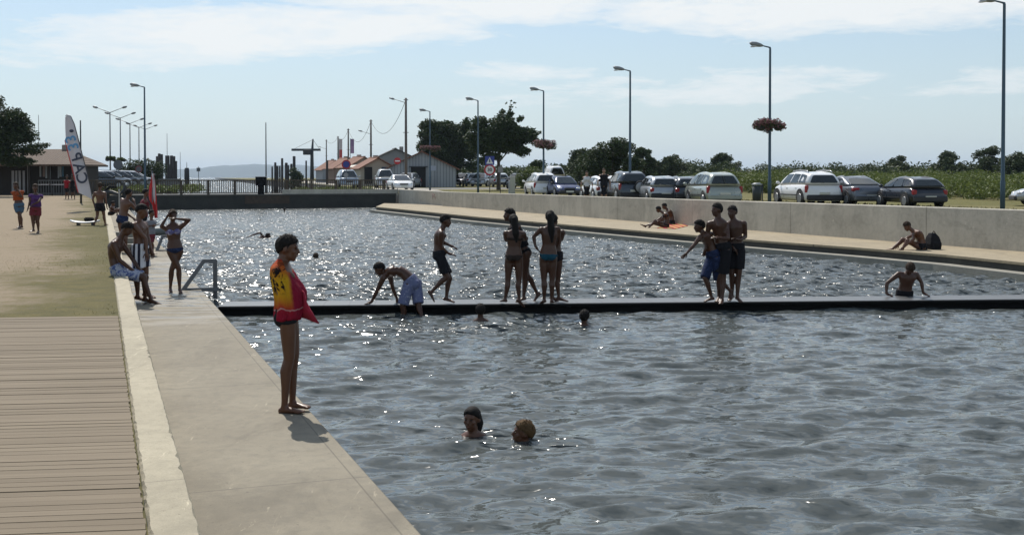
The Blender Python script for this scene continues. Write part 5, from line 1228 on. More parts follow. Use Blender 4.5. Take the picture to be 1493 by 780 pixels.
# ------------------------------------------------------------------ street furniture, buildings, harbour
def lamp_post(label, px, ytop, D, z, m=None, basket=None, wood=False, left=True, group='lamp posts along the car park', arm=.42, H=None):
    b = PD(px, 270, D); b.z = z; top = CAMZ+(HORIZ-ytop)*D/FPX-z; root = empty('street_lamp', b); tag(root, label, 'street lamp', group)
    m = m or M['lampblue']; mb = MB(); mb.tube([(0, 0, -.2), (0, 0, 1.2), (0, 0, 1.25), (0, 0, top-.05), (-.03, 0, top)], [.085, .085, .07, .048, .045], 10); mb.build('pole', m, root)
    mb = MB(); mb.tube([(.02, 0, top-.02), (-arm*.5, 0, top+.04), (-arm, 0, top+.09)], [.035, .03, .028], 8); mb.build('arm', m, root)
    mb = MB(); a = Vector((-arm-.02, 0, top+.095)); d = Vector((-1, 0, .2)).normalized()
    mb.tube([a+d*-.12, a, a+d*.2, a+d*.42, a+d*.5], [.04, .085, .115, .09, .03], 10); hd = mb.build('lamp_head', simple('lamp_grey', (.22, .24, .25), .45), root)
    mb = MB(); c = a+d*.23+Vector((0, 0, -.075)); mb.ell(c, (.24, .085, .05), Matrix.Rotation(-.2, 3, 'Y'), 12, 7); mb.build('lens', LENS, hd)
    return root, top
def flower_basket(label, px, py, D, w, h, seed, leaf='pink', group='hanging flower baskets'):
    c = PD(px, py, D); root = empty('flower_basket', c); tag(root, label, 'flower basket', group)
    rng = np.random.default_rng(seed); cl = []
    for i in range(16): cl.append((w*(rng.random()-.5)*.8, w*(rng.random()-.5)*.5, h*(rng.random()-.5)*.55, w*.16, w*.15, h*.26))
    V, F = leaves(cl, 1500, .05, rng); link('blossom', npmesh('blossom', V, F, LEAF[leaf]), root)
    V, F = leaves([(x, y, z-.05, a, b_, c_) for x, y, z, a, b_, c_ in cl], 900, .06, rng); link('foliage', npmesh('foliage', V, F, LEAF['oak']), root)
    mb = MB()
    for sd in (-1, 1):
        mb.tube([(sd*.08, 0, -.02), (sd*w*.2, 0, -.05), (sd*w*.38, 0, .0)], .015, 5); mb.ell((sd*w*.27, 0, -.10), (.2, .2, .14))
    mb.build('bracket', M['dark'], root)
def m_tile(name='clay_roof_tiles', ca=(.17, .085, .055), cb=(.29, .175, .115)):
    m, nt = mat(name); N = NT(nt); v = N.coord(); n = N.noise(v, 3.5, 5, .7); w = N.n('ShaderNodeTexWave', wave_type='BANDS', bands_direction='X'); w.inputs['Scale'].default_value = 1.6; w.inputs['Distortion'].default_value = .4; N.l(v, w.inputs['Vector'])
    c = N.mix(N.ramp(n.outputs[0], (.3, 0.), (.7, 1.)), ca, cb); c = N.mix(N.mathn('MULTIPLY', w.outputs[0], .5), c, (.08, .05, .035))
    N.out(c, .85, bump=w.outputs[0], bstr=.6, bdist=.05); return m
def m_boards(name, a, b, sc=3.2):
    m, nt = mat(name); N = NT(nt); v = N.coord(); sp = N.n('ShaderNodeSeparateXYZ'); N.l(v, sp.inputs[0])
    u = N.mathn('MULTIPLY', N.mathn('ADD', sp.outputs[0], sp.outputs[1]), sc); fr = N.mathn('FRACT', u); wn = N.n('ShaderNodeTexWhiteNoise', noise_dimensions='1D'); N.l(N.mathn('FLOOR', u), wn.inputs['W'])
    n = N.noise(v, 2.5, 4, .6); c = N.mix(wn.outputs[0], a, b); c = N.mix(N.mathn('MULTIPLY', n.outputs[0], .35), c, tuple(x*.5 for x in a)); c = N.mix(N.mathn('LESS_THAN', fr, .13), c, tuple(x*.3 for x in a))
    N.out(c, .85); return m
def gable_house(name, label, c, rz, w, d, he, hr, wallm, roofm, group=None, over=.35, face=None, roof_th=.1):
    """c: base centre of the front (gable) face; x along the front, y backwards"""
    root = empty(name, c, rz); tag(root, label, 'building', group)
    mb = MB(); p = [(-w/2, he), (0, hr), (w/2, he)]
    vs = []
    for y in (0, d): vs += [(-w/2, y, -.3), (w/2, y, -.3), (w/2, y, he), (0, y, hr), (-w/2, y, he)]
    mb.add(vs, [(0, 1, 2, 3, 4), (9, 8, 7, 6, 5), (0, 5, 6, 1), (1, 6, 7, 2), (4, 9, 5, 0)]); mb.build('wall', wallm, root)
    mb = MB(); sl = (hr-he)/(w/2); e = over
    for sd in (-1, 1):
        a = [(0, hr+.02), (sd*(w/2+e), he-sl*e+.02)]; n = Vector((sd*sl, 0, 1)).normalized()*roof_th
        r = []
        for y in (-over, d+over): r.append([Vector((a[0][0], y, a[0][1])), Vector((a[1][0], y, a[1][1])), Vector((a[1][0], y, a[1][1]))+n, Vector((a[0][0]+ (0), y, a[0][1]+roof_th*1.05))])
        mb.loft(r, 0, False)
    mb.tube([(0, -over, hr+roof_th), (0, d+over, hr+roof_th)], .10, 6); mb.build('roof', roofm, root)
    return root
def sign_post(label, px, y0, D, z, face, cat='sign', poleh=None, name='road_sign', group=None):
    """face(mb-building callback) gets root and height of the plate centre"""
    b = PD(px, 270, D); b.z = z; h = CAMZ+(HORIZ-y0)*D/FPX-z; root = empty(name, b); tag(root, label, cat, group)
    mb = MB(); mb.cyl((0, .03, -.1), (0, .03, h+.3), .032, seg=8); mb.build('post', M['galv'], root); face(root, h); return root
def text_mesh(txt, size, m, name, parent, loc, rot, depth=.004, mirror=False, align='CENTER'):
    cu = bpy.data.curves.new('t', 'FONT'); cu.body = txt; cu.size = size; cu.extrude = depth; cu.align_x = align; cu.align_y = 'CENTER'; cu.offset = size*.018
    o = bpy.data.objects.new('t', cu); COL.objects.link(o); dg = bpy.context.evaluated_depsgraph_get(); me = bpy.data.meshes.new_from_object(o.evaluated_get(dg)); me.name = name
    bpy.data.objects.remove(o); bpy.data.curves.remove(cu)
    me.materials.clear(); me.materials.append(m)
    if mirror: me.transform(Matrix.Scale(-1, 4, Vector((1, 0, 0)))); me.flip_normals()
    o = link(name, me, parent); o.location = loc; o.rotation_euler = rot; return o
SIGNRED = simple('sign_red', (.42, .02, .025), .4); SIGNBLUE = simple('sign_blue', (.03, .05, .26), .4); SIGNW = simple('sign_white', (.7, .7, .7), .45); SIGNK = simple('sign_black', (.02, .02, .02), .5); SIGNG = simple('sign_back', (.11, .12, .13), .5)
WIREM = simple('black_cable', (.02, .02, .02), .6)

def build_things():
    px = lambda x, y, D: PD(x, y, D)
    # ---- lamps on the right
    L = (('lamp post nearest the right edge, taller than all others in view', 1462, 5.5, 38.8), ('lamp post carrying a pink flower basket beside the white off-roader', 1122, 70, 51), ('lamp post rising behind the dark off-roader with the spare wheel', 918.5, 104, 61.9), ('lamp post with a flower basket in front of the spreading tree', 792.5, 133, 76), ('lamp post between the two broad trees', 697, 147, 85), ('lamp post with a flower basket in front of the wooden shed', 627, 163, 99))
    for lab, x, y, D in L: lamp_post(lab, x, y, D, GR(D))
    flower_basket('full pink flower basket on the lamp post beside the white off-roader', 1122, 183.5, 50.8, 1.42, .72, 1)
    flower_basket('pink flower basket half lost against the spreading tree', 795, 210, 75.8, 1.8, .75, 2)
    flower_basket('reddish flower basket seen above the shed ridge', 627, 216.5, 98.8, 1.9, .7, 3)
    # ---- lamps on the left
    lamp_post('single blue lamp post standing at the far left corner of the basin', 211.5, 127.5, 73, GL(73), group='lamp posts at the harbour')
    for i, (x, y, D, lab) in enumerate(((161, 164, 101, 'double-armed harbour lamp nearest the feather flag'), (176, 172, 111, 'double-armed harbour lamp second from the feather flag'), (190, 180, 121, 'double-armed harbour lamp third from the feather flag'), (203, 186, 132, 'double-armed harbour lamp fourth from the feather flag'), (212.5, 188.5, 143, 'double-armed harbour lamp just behind the single blue lamp post'))):
        b = px(x, 270, D); b.z = GL(D); h = CAMZ+(HORIZ-y)*D/FPX-b.z; root = empty('double_lamp', b); tag(root, lab, 'street lamp', 'double-armed lamps at the harbour')
        mb = MB(); mb.tube([(0, 0, -.1), (0, 0, h)], [.075, .05], 8); mb.build('pole', M['galv'], root)
        for sd in (-1, 1):
            mb = MB(); e = Vector((sd*1.1, 0, h+.38)); mb.tube([(0, 0, h-.05), e], [.03, .025], 6); mb.build('arm', M['galv'], root)
            mb = MB(); d = Vector((sd, 0, .3)).normalized(); mb.tube([e-d*.05, e+d*.1, e+d*.35, e+d*.45], [.03, .10, .10, .03], 8); mb.build('lamp_head', simple('lamp_grey', (.22, .24, .25), .45), root)
    flower_basket('small dark flower basket on the harbour lamp nearest the flag', 161, 231.5, 100.8, .95, .45, 4, 'maquis'); flower_basket('small dark flower basket on the second harbour lamp', 176, 232.5, 110.8, .95, .45, 5, 'maquis')
    # ---- wooden utility poles with cables
    poles = [(592, 143.5, 106), (541, 175, 140), (508, 188, 170), (493, 199, 195), (476, 204, 225)]
    lab = ('tallest wooden utility pole with a lamp, in front of the shed roof', 'utility pole with a lamp left of the shed, second in the row', 'thin utility pole third in the row', 'utility pole beside the red and white banner', 'farthest utility pole near the hoist'); tops = []
    for i, ((x, y, D), lb) in enumerate(zip(poles, lab)):
        b = px(x, 270, D); b.z = GR(D); h = CAMZ+(HORIZ-y)*D/FPX-b.z; root = empty('utility_pole', b); tag(root, lb, 'utility pole', 'utility poles along the sheds')
        mb = MB(); mb.tube([(0, 0, -.2), (0, 0, h)], [.15, .10], 8); mb.build('pole', simple('pole_wood', (.12, .10, .085), .8, var=.3), root)
        mb = MB(); mb.box((0, 0, h-.18), (.42, .08, .07)); mb.box((0, 0, h*.62), (.5, .06, .05)); mb.build('crossarm', M['dark'], root)
        if i in (0, 1, 4):
            mb = MB(); o0 = Vector((0, 0, h-.45 if i == 0 else h*.78)); e = o0+Vector((-1.05, 0, .32)); mb.tube([o0, e], .025, 6); mb.build('lamp_arm', M['galv'], root)
            mb = MB(); mb.tube([e, e+Vector((-.15, 0, .05)), e+Vector((-.5, 0, .14))], [.04, .10, .06], 8); mb.build('lamp_head', simple('lamp_grey', (.22, .24, .25), .45), root)
        tops.append(b+Vector((0, 0, h-.15)))
    def cable(p, q, sag, r=.012, lb='thin black cable sagging between two utility poles'):
        mb = MB(); mb.tube([p.lerp(q, t)-Vector((0, 0, sag*4*t*(1-t))) for t in np.linspace(0, 1, 14)], r, 4); o = mb.build('cable', WIREM); tag(o, lb, 'cable', 'overhead cables'); return o
    cl_ = ('black cable sagging deeply from the tallest utility pole to the second', 'black cable between the second and third utility poles', 'black cable between the third and fourth utility poles', 'black cable from the fourth to the farthest utility pole')
    for i in range(4): cable(tops[i], tops[i+1], (2.3, 2.2, .9, .8)[i], .022, cl_[i])
    # ---- flag mast and masts
    b = px(388, 270, 120); b.z = -.5; h = CAMZ+(HORIZ-179)*120/FPX+.5; mb = MB(); mb.tube([(0, 0, 0), (0, 0, h)], [.09, .05], 8); o = mb.build('mast', simple('mast_grey', (.10, .11, .12), .5), loc=b); tag(o, 'tall bare grey mast standing alone over the channel', 'mast')
    for x, y, D, lb in ((244, 195, 170, 'thin boat mast behind the timber piles, taller of two'), (263, 222, 180, 'thin boat mast right of the timber piles, shorter of two'), (57, 168, 150, 'thin boat mast above the dark tree'), (84, 222, 150, 'short boat mast above the tiled roof'), (118, 176, 60, 'dark pole sticking up behind the feather flag')):
        b = px(x, 270, D); b.z = 0 if D > 100 else GL(D); h = CAMZ+(HORIZ-y)*D/FPX-b.z; mb = MB(); mb.tube([(0, 0, 0), (0, 0, h)], [.06, .035], 6); o = mb.build('mast' if D > 100 else 'pole', simple('mast_pale', (.16, .165, .17), .5) if D > 100 else M['dark'], loc=b); tag(o, lb, 'mast' if D > 100 else 'pole', 'boat masts' if D > 100 else None)
    # ---- timber piles
    pw = simple('tarred_timber', (.045, .04, .038), .85, var=.35, scale=3)
    i = 0
    for (xs, D, grp, where) in ((((229, 228), (232.5, 224), (235.5, 225), (242.5, 227), (245.5, 227), (250.5, 227), (254.5, 228), (256.5, 235), (248, 240)), 125, 'mooring piles left of the channel', 'left of the channel'),
                          (((397, 243), (401.5, 237), (404, 242), (408, 242), (411.5, 231), (417.5, 237.5), (420.5, 241), (425, 239), (429, 228), (446.5, 234.5), (477, 234)), 150, 'mooring piles right of the channel', 'below the hoist right of the channel')):
        for j, (x, y) in enumerate(xs):
            Dq = D+(j % 3)*4; b = px(x, 270, Dq); b.z = -.5; h = CAMZ+(HORIZ-y)*Dq/FPX+.5; r = .12+.05*((j*7) % 3)
            mb = MB(); mb.tube([(0, 0, 0), (0, 0, h-.05), (0, 0, h)], [r, r*.92, r*.7], 9); o = mb.build('mooring_pile', pw, loc=b); tag(o, f'dark timber mooring pile {where}', 'mooring pile', grp)
    # ---- hoist
    D = 140; b = px(455, 270, D); b.z = .8; s = D/FPX; q = lambda x, y, dy=0: Vector(((x-455)*s, dy, CAMZ+(HORIZ-y)*s-b.z))
    root = empty('boat_hoist', b); tag(root, 'harbour hoist with a long horizontal arm and box on a stout post', 'hoist'); hm = simple('hoist_grey', (.05, .055, .06), .6)
    mb = MB(); mb.tube([q(455, 262), q(455, 226), q(456.5, 203)], [.26, .2, .09], 8); mb.build('post', hm, root)
    mb = MB(); a, c = q(425.5, 219), q(467.5, 218.5); mb.box((a+c)/2, ((c-a).length, .25, .28)); mb.build('arm', hm, root)
    mb = MB(); a = q(448.5, 222.5, -.2); mb.bbox(a, (.95, .6, .62), b=.04); mb.build('cabin', M['dark'], root)
    for e in ((427, 218.5), (466.5, 218.5)):
        mb = MB(); mb.tube([q(456.5, 204), q(*e)], .018, 4); mb.build('stay', WIREM, root)
    # ---- harbour left low wall, bollards, small signs
    D = 112; a = px(232, 270, D); c = px(263, 270, D); z = GL(D); mb = MB(); mb.box(((a.x+c.x)/2, D, z+.30), (c.x-a.x, .5, 1.1)); o = mb.build('harbour_wall', simple('grey_block', (.17, .17, .16), .9)); tag(o, 'low grey block wall below the timber piles', 'wall')
    b = px(272.5, 270, 110); b.z = GL(110); h = CAMZ+(HORIZ-245)*110/FPX-b.z; mb = MB(); mb.tube([(0, 0, 0), (0, 0, h-.2), (0, 0, h)], [.26, .24, .18], 12); mb.tube([(0, 0, h), (0, 0, h+.55)], [.03, .02], 6); o = mb.build('marker_post', M['dark'], loc=b); tag(o, 'thick dark marker post with a thin aerial at the left channel bank', 'marker post')
    def plate(shape, w, h_, m_, txt=None, tm=None, bar=None, ring=None):
        def f(root, h):
            mb = MB()
            if shape == 'disc': mb.tube([(0, -.004, h), (0, -.03, h)], [w/2, w/2], 24, smooth=False)
            else: mb.box((0, -.018, h), (w, .026, h_))
            p = mb.build('plate', m_, root)
            if ring is not None:
                mb = MB(); mb.tube([(0, -.0305, h), (0, -.034, h)], [w*.36, w*.36], 24, smooth=False); mb.build('face', ring, p)
            if bar is not None:
                mb = MB(); mb.box((0, -.036, h), (w*.7, .010, w*.17)); mb.build('bar', bar, p)
            if txt: text_mesh(txt, h_*.55 if shape != 'disc' else w*.42, tm or SIGNK, 'lettering', p, (0, -.042, h), (rad(90), 0, 0))
        return f
    sign_post('round blue no-parking sign with a red rim above the railing', 505, 240, 96, GR(96)-.2, plate('disc', .78, .7, SIGNRED, ring=SIGNBLUE), group='signs by the sheds')
    sign_post('small round pale sign on the post below the blue sign', 504.5, 255.5, 95.4, GR(95)-.2, plate('disc', .40, .4, simple('sign_pale', (.35, .33, .32), .5)))
    sign_post('round red no-entry sign in front of the shed wall', 579.5, 235, 101, GR(101), plate('disc', .62, .6, SIGNRED, bar=SIGNW))
    def f30(root, h):
        plate('disc', .80, .8, SIGNRED, '30', SIGNK, ring=SIGNW)(root, h)
        hh = h+.66; mb = MB(); mb.box((0, -.018, hh), (.66, .026, .62)); p = mb.build('plate', SIGNBLUE, root)
        mb = MB(); mb.add([(-.25, -.034, hh-.22), (.25, -.034, hh-.22), (0, -.034, hh+.24)], [(0, 1, 2)]); mb.build('triangle', SIGNW, p)
        mb = MB(); mb.tube([(0, -.037, hh-.12), (0, -.037, hh+.06)], .035, 6); mb.ell((0, -.037, hh+.1), (.035, .01, .035)); mb.build('figure', SIGNK, p)
    sign_post('speed limit 30 sign with a square blue crossing sign above it', 714, 248, 80, GR(80), f30)
    sign_post('blank square grey sign plate on a dark post by the pillar', 729.5, 247.5, 78, GR(78), plate('box', .34, .38, simple('sign_grey', (.24, .24, .24), .6)))
    sign_post('round dark sign seen from behind at the harbour, by the second double lamp', 172.5, 240.5, 92, GL(92), plate('disc', .78, .7, SIGNG), group='signs at the harbour')
    sign_post('small round red-rimmed sign at the harbour in front of the bush', 202.5, 247, 96, GL(96), plate('disc', .6, .5, simple('sign_dull_red', (.2, .05, .05), .5), ring=SIGNG), group='signs at the harbour')
    sign_post('small square sign on a thin post at the left channel bank', 289.5, 247.5, 112, GL(112)-.4, plate('box', .36, .36, SIGNG))
    # ---- ticket pillar
    b = px(747, 270, 76); b.z = GR(76); s = 76/FPX; root = empty('ticket_pillar', b); tag(root, 'pale concrete pillar standing on the grass in front of the spreading tree', 'pillar'); mb = MB(); mb.bbox((.02, 0, .66), (.34, .34, 1.44), b=.03); mb.build('shaft', simple('pale_stone', (.42, .42, .36), .85), root)
    mb = MB(); mb.bbox((-.2, .1, .55), (.13, .2, 1.1), b=.02); mb.build('side_post', simple('pale_grey_metal', (.40, .41, .42), .5), root)
    # ---- litter bin
    b = px(1103.5, 270, 50); b.z = GR(50); root = empty('litter_bin', b); tag(root, 'dark slatted litter bin left of the lamp post with the flower basket', 'litter bin')
    mb = MB(); mb.tube([(0, 0, .32), (0, 0, .98)], [.19, .21], 16); mb.build('bin_body', simple('bin_dark_green', (.03, .04, .04), .6), root); mb = MB(); mb.tube([(0, 0, 1.0), (0, 0, 1.04), (0, 0, 1.10)], [.23, .23, .12], 16); mb.build('lid', simple('bin_lid', (.25, .27, .28), .5), root); mb = MB(); mb.cyl((.24, 0, -.1), (.24, 0, 1.05), .03, seg=8); mb.build('post', M['dark'], root)
    # ---- box on bridge
    b = BR(11.3-1.9, .6, 1.0); c = px(382, 258, b.y); b.x = c.x; root = empty('control_box', b); tag(root, 'black control cabinet on a post at the middle of the bridge railing', 'control box')
    mb = MB(); mb.bbox((0, -.35, .95), (.72, .4, .62), b=.03); mb.build('cabinet', M['black'], root); mb = MB(); mb.box((0, -.35, .3), (.4, .3, .72)); mb.build('pedestal', M['black'], root); mb = MB(); mb.bbox((0, -.35, 1.28), (.78, .46, .05), b=.015); mb.build('top_plate', simple('pale_grey_metal', (.40, .41, .42), .5), root)
    # ---- railing along the bridge
    root = empty('railing', BR(0, 1.2, 1.0)); tag(root, 'brown wooden railing with thin balusters along the top of the lock bridge', 'railing'); u0 = -3.5; u1 = BR_L+.2; ang = math.atan2(BRD.y, BRD.x); root.rotation_euler = (0, 0, ang)
    for zz, th in ((1.02, .07), (.12, .05)):
        mb = MB(); mb.box(((u0+u1)/2, 0, zz), (u1-u0, .10, th*1.25)); mb.build('rail', M['railw'], root)
    u = u0; pp = []
    while u <= u1: pp.append(u); u += 1.87
    for u in pp: mb = MB(); mb.bbox((u, .02, .52), (.17, .17, 1.1), b=.02); mb.build('post', M['railw'], root)
    for a, c in zip(pp, pp[1:]):
        mb = MB()
        for q in np.linspace(a, c, 13)[1:-1]: mb.cyl((q, 0, .13), (q, 0, 1.0), .03, seg=5)
        mb.build('baluster_panel', M['railw'], root)
    # left continuation, lower timber fence along the end of the promenade
    # ---- ladder handrails on the quay
    def ladder(label, pts, D, z):
        b = px(pts[0][0], 300, D); b.z = z; s = D/FPX; root = empty('ladder_rail', b); tag(root, label, 'ladder rail', 'ladder rails on the quay')
        q = [Vector(((x-pts[0][0])*s, dd, (pts[0][1]-y)*s)) for x, y, dd in pts]; w = .036
        def bar(a, c):
            d = (c-a).normalized(); rt = d.to_track_quat('X', 'Z').to_matrix(); m = MB(); m.box((a+c)/2, ((c-a).length+w, w*1.3, w*1.9), rot=rt); return m
        for n, (i, j) in (('slope_bar', (0, 1)), ('top_bar', (1, 2)), ('upright', (2, 3)), ('foot_bar', (0, 4))): bar(q[i], q[j]).build(n, M['galv'], root)
        return root
    D = P(265, 423, .25).y
    ladder('galvanised triangular ladder rail on the quay at the near end of the pontoon', [(266, 423.5, 0), (293, 382, .15), (309, 382, .2), (309, 436, .2), (312, 423.5, .2)], D, .25)
    ladder('second grey ladder rail further along the quay behind the girl in violet', [(228, 366, 0), (235, 345, .1), (246, 345, .1), (246, 374, .1), (247, 366.5, .1)], P(232, 366, .25).y, .25)
    # ---- concrete steps from the quay up to the promenade
    root = empty('steps', ST(.6, 33.2, .25), QA); tag(root, 'short flight of grey concrete steps from the quay up to the promenade', 'steps')
    for i in range(3): mb = MB(); mb.bbox((.05, .35*i, .075+.15*i), (.62, .36, .15+.003*i), b=.012); mb.build('step', M['ledge'], root)
    # ---- inflatable / grey rolled mat on the quay edge
    b = P(226, 347, .25); root = empty('dinghy', b, rad(10)); tag(root, 'grey inflatable dinghy lying at the quay edge behind the girl in violet', 'dinghy')
    gm = simple('dinghy_grey', (.13, .15, .15), .55); mb = MB(); mb.tube([(-.1, -.22, .22), (.35, -.26, .24), (.75, -.05, .28), (.75, .05, .28), (.35, .26, .24), (-.1, .22, .22)], [.13, .14, .12, .12, .14, .13], 10, round_ends=True); mb.build('tube', gm, root); mb = MB(); mb.box((.28, 0, .14), (.75, .45, .05)); mb.build('floor', simple('dinghy_floor', (.3, .3, .3), .6), root)
    # ---- rescue board on the grass
    b = P(124, 329, .70); s = b.y/FPX; root = empty('surfboard', b, rad(8)); tag(root, 'white surfboard propped on the grass beside the boy in short black trunks', 'surfboard')
    mb = MB(); rings = []
    for t in np.linspace(-1, 1, 15): rings.append([Vector((t*.46, .24*math.sqrt(max(.02, 1-t*t))*math.cos(a), .10+.06*t*t+.035*math.sin(a))) for a in (2*math.pi*k_/12 for k_ in range(12))])
    mb.loft(rings); mb.build('board', simple('board_white', (.62, .63, .64), .35), root); mb = MB(); mb.bbox((.12, .02, .20), (.3, .18, .12), b=.04); mb.build('strap_pad', M['black'], root); mb = MB(); mb.box((-.2, 0, .02), (.06, .3, .14)); mb.box((.25, 0, .02), (.06, .3, .14)); mb.build('rest', M['dark'], root)
    # ---- backpack and red towel on walkway
    b = P(1360.5, 363.5, .36); root = empty('backpack', b, rad(15)); tag(root, 'black backpack leaning on the basin wall beside the sitting man', 'backpack')
    mb = MB(); mb.loft([[Vector((x*.16, y*.15, 0)) for x, y in ((-1, -1), (.9, -1), (1, .8), (-1, 1))], [Vector((x*.175-.005, y*.17, .14)) for x, y in ((-1, -1), (.9, -1), (1, .8), (-1, 1))], [Vector((x*.13-.01, y*.13, .32)) for x, y in ((-1, -1), (.9, -1), (1, .8), (-1, 1))], [Vector((x*.07-.03, y*.07, .43)) for x, y in ((-1, -1), (.9, -1), (1, .8), (-1, 1))]]); me = remesh(mb, 'bag', CLO['black'], .02, 3); link('bag', me, root); mb = MB(); mb.tube([(-.05, -.02, .42), (0, -.02, .48), (.05, -.02, .42)], .012, 6); mb.build('loop', CLO['black'], root); mb = MB(); mb.bbox((.01, -.15, .12), (.2, .06, .16), b=.02); mb.build('pocket', CLO['black'], root)
    pts = [P(x, y, .366) for x, y in ((958, 333), (985, 334), (1003, 329.5), (990, 326.5), (972, 327))]; mb = MB(); prism(mb, pts, .364, .38); o = mb.build('towel', m_stripe('towel_red_stripes', ((.40, .03, .05), (.48, .30, .10)), 0, 3.5)); tag(o, 'red striped towel spread on the walkway under the sitting couple', 'towel')
    # ---- faint red paint mark on the wall
    # ---- feather flag
    D = 50; s = D/FPX; b = px(131, 270, D); b.z = GL(D); root = empty('feather_flag', b); tag(root, 'tall white feather flag with dark and blue lettering leaning left on the promenade', 'flag')
    q = lambda x, y, dd=0: Vector(((x-131)*s, dd, CAMZ+(HORIZ-y)*s-b.z))
    R_ = [(98, 168), (104, 170), (109, 181), (114, 200), (119, 220), (124, 240), (128.5, 258), (132, 275), (135, 291.5)]
    Lf = [(96, 171), (95.5, 178), (95.5, 190), (96, 205), (100, 222), (106, 245), (110, 262), (113, 275), (115, 281)]
    fm, nt = mat('flag_fabric'); N = NT(nt); v = N.coord(); n = N.noise(v, 2.2, 3, .6); p_ = N.out(N.mix(n.outputs[0], (.50, .50, .54), (.66, .66, .70)), .8, spec=.2)
    tr = N.n('ShaderNodeBsdfTranslucent'); tr.inputs[0].default_value = (.6, .6, .63, 1); mx = N.n('ShaderNodeMixShader'); mx.inputs[0].default_value = .35; out = [x for x in nt.nodes if x.type == 'OUTPUT_MATERIAL'][0]; N.l(p_.outputs[0], mx.inputs[1]); N.l(tr.outputs[0], mx.inputs[2]); N.l(mx.outputs[0], out.inputs[0])
    mb = MB(); V = []; nx = 9
    for j, ((rx, ry), (lx, ly)) in enumerate(zip(R_, Lf)):
        for i in range(nx):
            t = i/(nx-1); wv = .10*math.sin(t*5+j*.55)*(.3+.7*t*(1-t)*2); V.append(q(lx+(rx-lx)*t, ly+(ry-ly)*t, wv))
    F = [(j*nx+i, (j+1)*nx+i, (j+1)*nx+i+1, j*nx+i+1) for j in range(len(R_)-1) for i in range(nx-1)]; m2 = len(V)
    mb.add(V, F, 0, True); mb.add([v_+Vector((0, .012, 0)) for v_ in V], [f[::-1] for f in F], 0, True); mb.build('banner', fm, root)
    mb = MB(); mb.tube([q(143, 309.5), q(139, 300), q(135.5, 291.5)]+[q(x, y) for x, y in R_[::-1]]+[q(96, 170)], [.022]*3+[.02]*9+[.012], 6); mb.build('pole', simple('flag_pole', (.05, .05, .055), .5), root)
    mb = MB(); mb.tube([q(x-.6, y, -.02) for x, y in Lf[3:]], .022, 5); mb.build('red_hem', simple('hem_red', (.45, .05, .05), .7), root)
    # lettering, seen from behind (mirrored), reading upwards along the flag
    dk = simple('flag_dark_print', (.035, .045, .075), .7); bl = simple('flag_blue_print', (.10, .28, .50), .7)
    def letter(ch, x, y, size, m_, tilt):
        o = text_mesh(ch, size, m_, 'lettering', root, q(x, y, -.15), (0, 0, 0), .004, mirror=True)
        # text lies in XY: turn upright, reading direction up the flag, letter tops to the right
        o.rotation_euler = (Matrix.Rotation(rad(90), 4, 'X') @ Matrix.Rotation(rad(-90+tilt), 4, 'Z')).to_euler()
    for ch, x, y, sz, m_ in (('C', 120.8, 260.5, .68, dk), ('A', 117.0, 245.5, .68, dk), ('P', 113.0, 229.5, .66, dk), ('3', 108.0, 214.5, .66, bl), ('3', 104.2, 203.5, .66, bl)): letter(ch, x, y, sz, m_, 16)
    mb = MB(); mb.ell(q(106.8, 191.5, -.15), (.10, .015, .07)); mb.build('emblem', dk, root)
    # ---- red and white flag
    D = P(222, 372, .25).y+.6; D = 33; s = D/FPX; b = px(222, 270, D); b.z = .25; b = b; q = lambda x, y, dd=0: Vector(((x-222)*s, dd, CAMZ+(HORIZ-y)*s-b.z))
    root = empty('safety_flag', b); tag(root, 'red and white flag hanging limp from a short pole among the bathers', 'flag')
    rows = [(221, 253, 223.5), (219.5, 262, 226), (217, 272, 227.5), (216, 284, 228.3), (217, 291, 228.5), (222, 299, 228.5), (224.5, 309, 228.8), (226, 318, 228.6)]
    for nm, (a0, a1), col in (('red_band', (0, .52), simple('flag_red', (.55, .03, .03), .8)), ('white_band', (.52, .88), simple('flag_white', (.66, .66, .66), .8)), ('red_edge', (.88, 1), simple('flag_red', (.55, .03, .03), .8))):
        mb = MB(); V = []
        for j, (x0, y, x1) in enumerate(rows):
            if nm == 'white_band' and j > 4: a1_ = a0+.02
            else: a1_ = a1
            a0_ = a0 if not (nm == 'red_edge' and j > 4) else .53
            for t in np.linspace(a0_, a1_, 5): V.append(q(x0+(x1-x0)*t, y, .05*math.sin(t*9+j*.7)))
        F = [(j*5+i, (j+1)*5+i, (j+1)*5+i+1, j*5+i+1) for j in range(7) for i in range(4)]; mb.add(V, F, 0, True); mb.add([v_+Vector((0, .01, 0)) for v_ in V], [f[::-1] for f in F], 0, True); mb.build(nm, col, root)
    mb = MB(); mb.tube([q(222.5, 368), q(222, 300), q(221.7, 249)], .016, 6); mb.build('pole', M['galv'], root)
    # ---- banners at the sheds
    for x, y0, y1, D, cols, lb in ((497, 203, 234, 190, ((.5, .45, .45), (.42, .06, .06)), 'red and white vertical banner on a pole among the sheds'), (513.5, 203, 224, 165, ((.22, .14, .26), (.28, .18, .30)), 'purple vertical banner on a pole among the sheds')):
        b = px(x-2.6, 270, D); b.z = GR(D); s = D/FPX; h1 = CAMZ+(HORIZ-y0)*s-b.z; h0 = CAMZ+(HORIZ-y1)*s-b.z; root = empty('banner', b); tag(root, lb, 'banner', 'banners among the sheds')
        mb = MB(); mb.cyl((0, 0, 0), (0, 0, h1+.1), .04, seg=6); mb.build('pole', M['galv'], root)
        hm = (h0+h1)/2
        for k_, (a, c) in enumerate(((hm, h1), (h0, hm))): mb = MB(); mb.box((.30, 0, (a+c)/2), (.5, .03, c-a)); mb.build('cloth', simple('banner_%d%d' % (x, k_), cols[k_], .8), root)
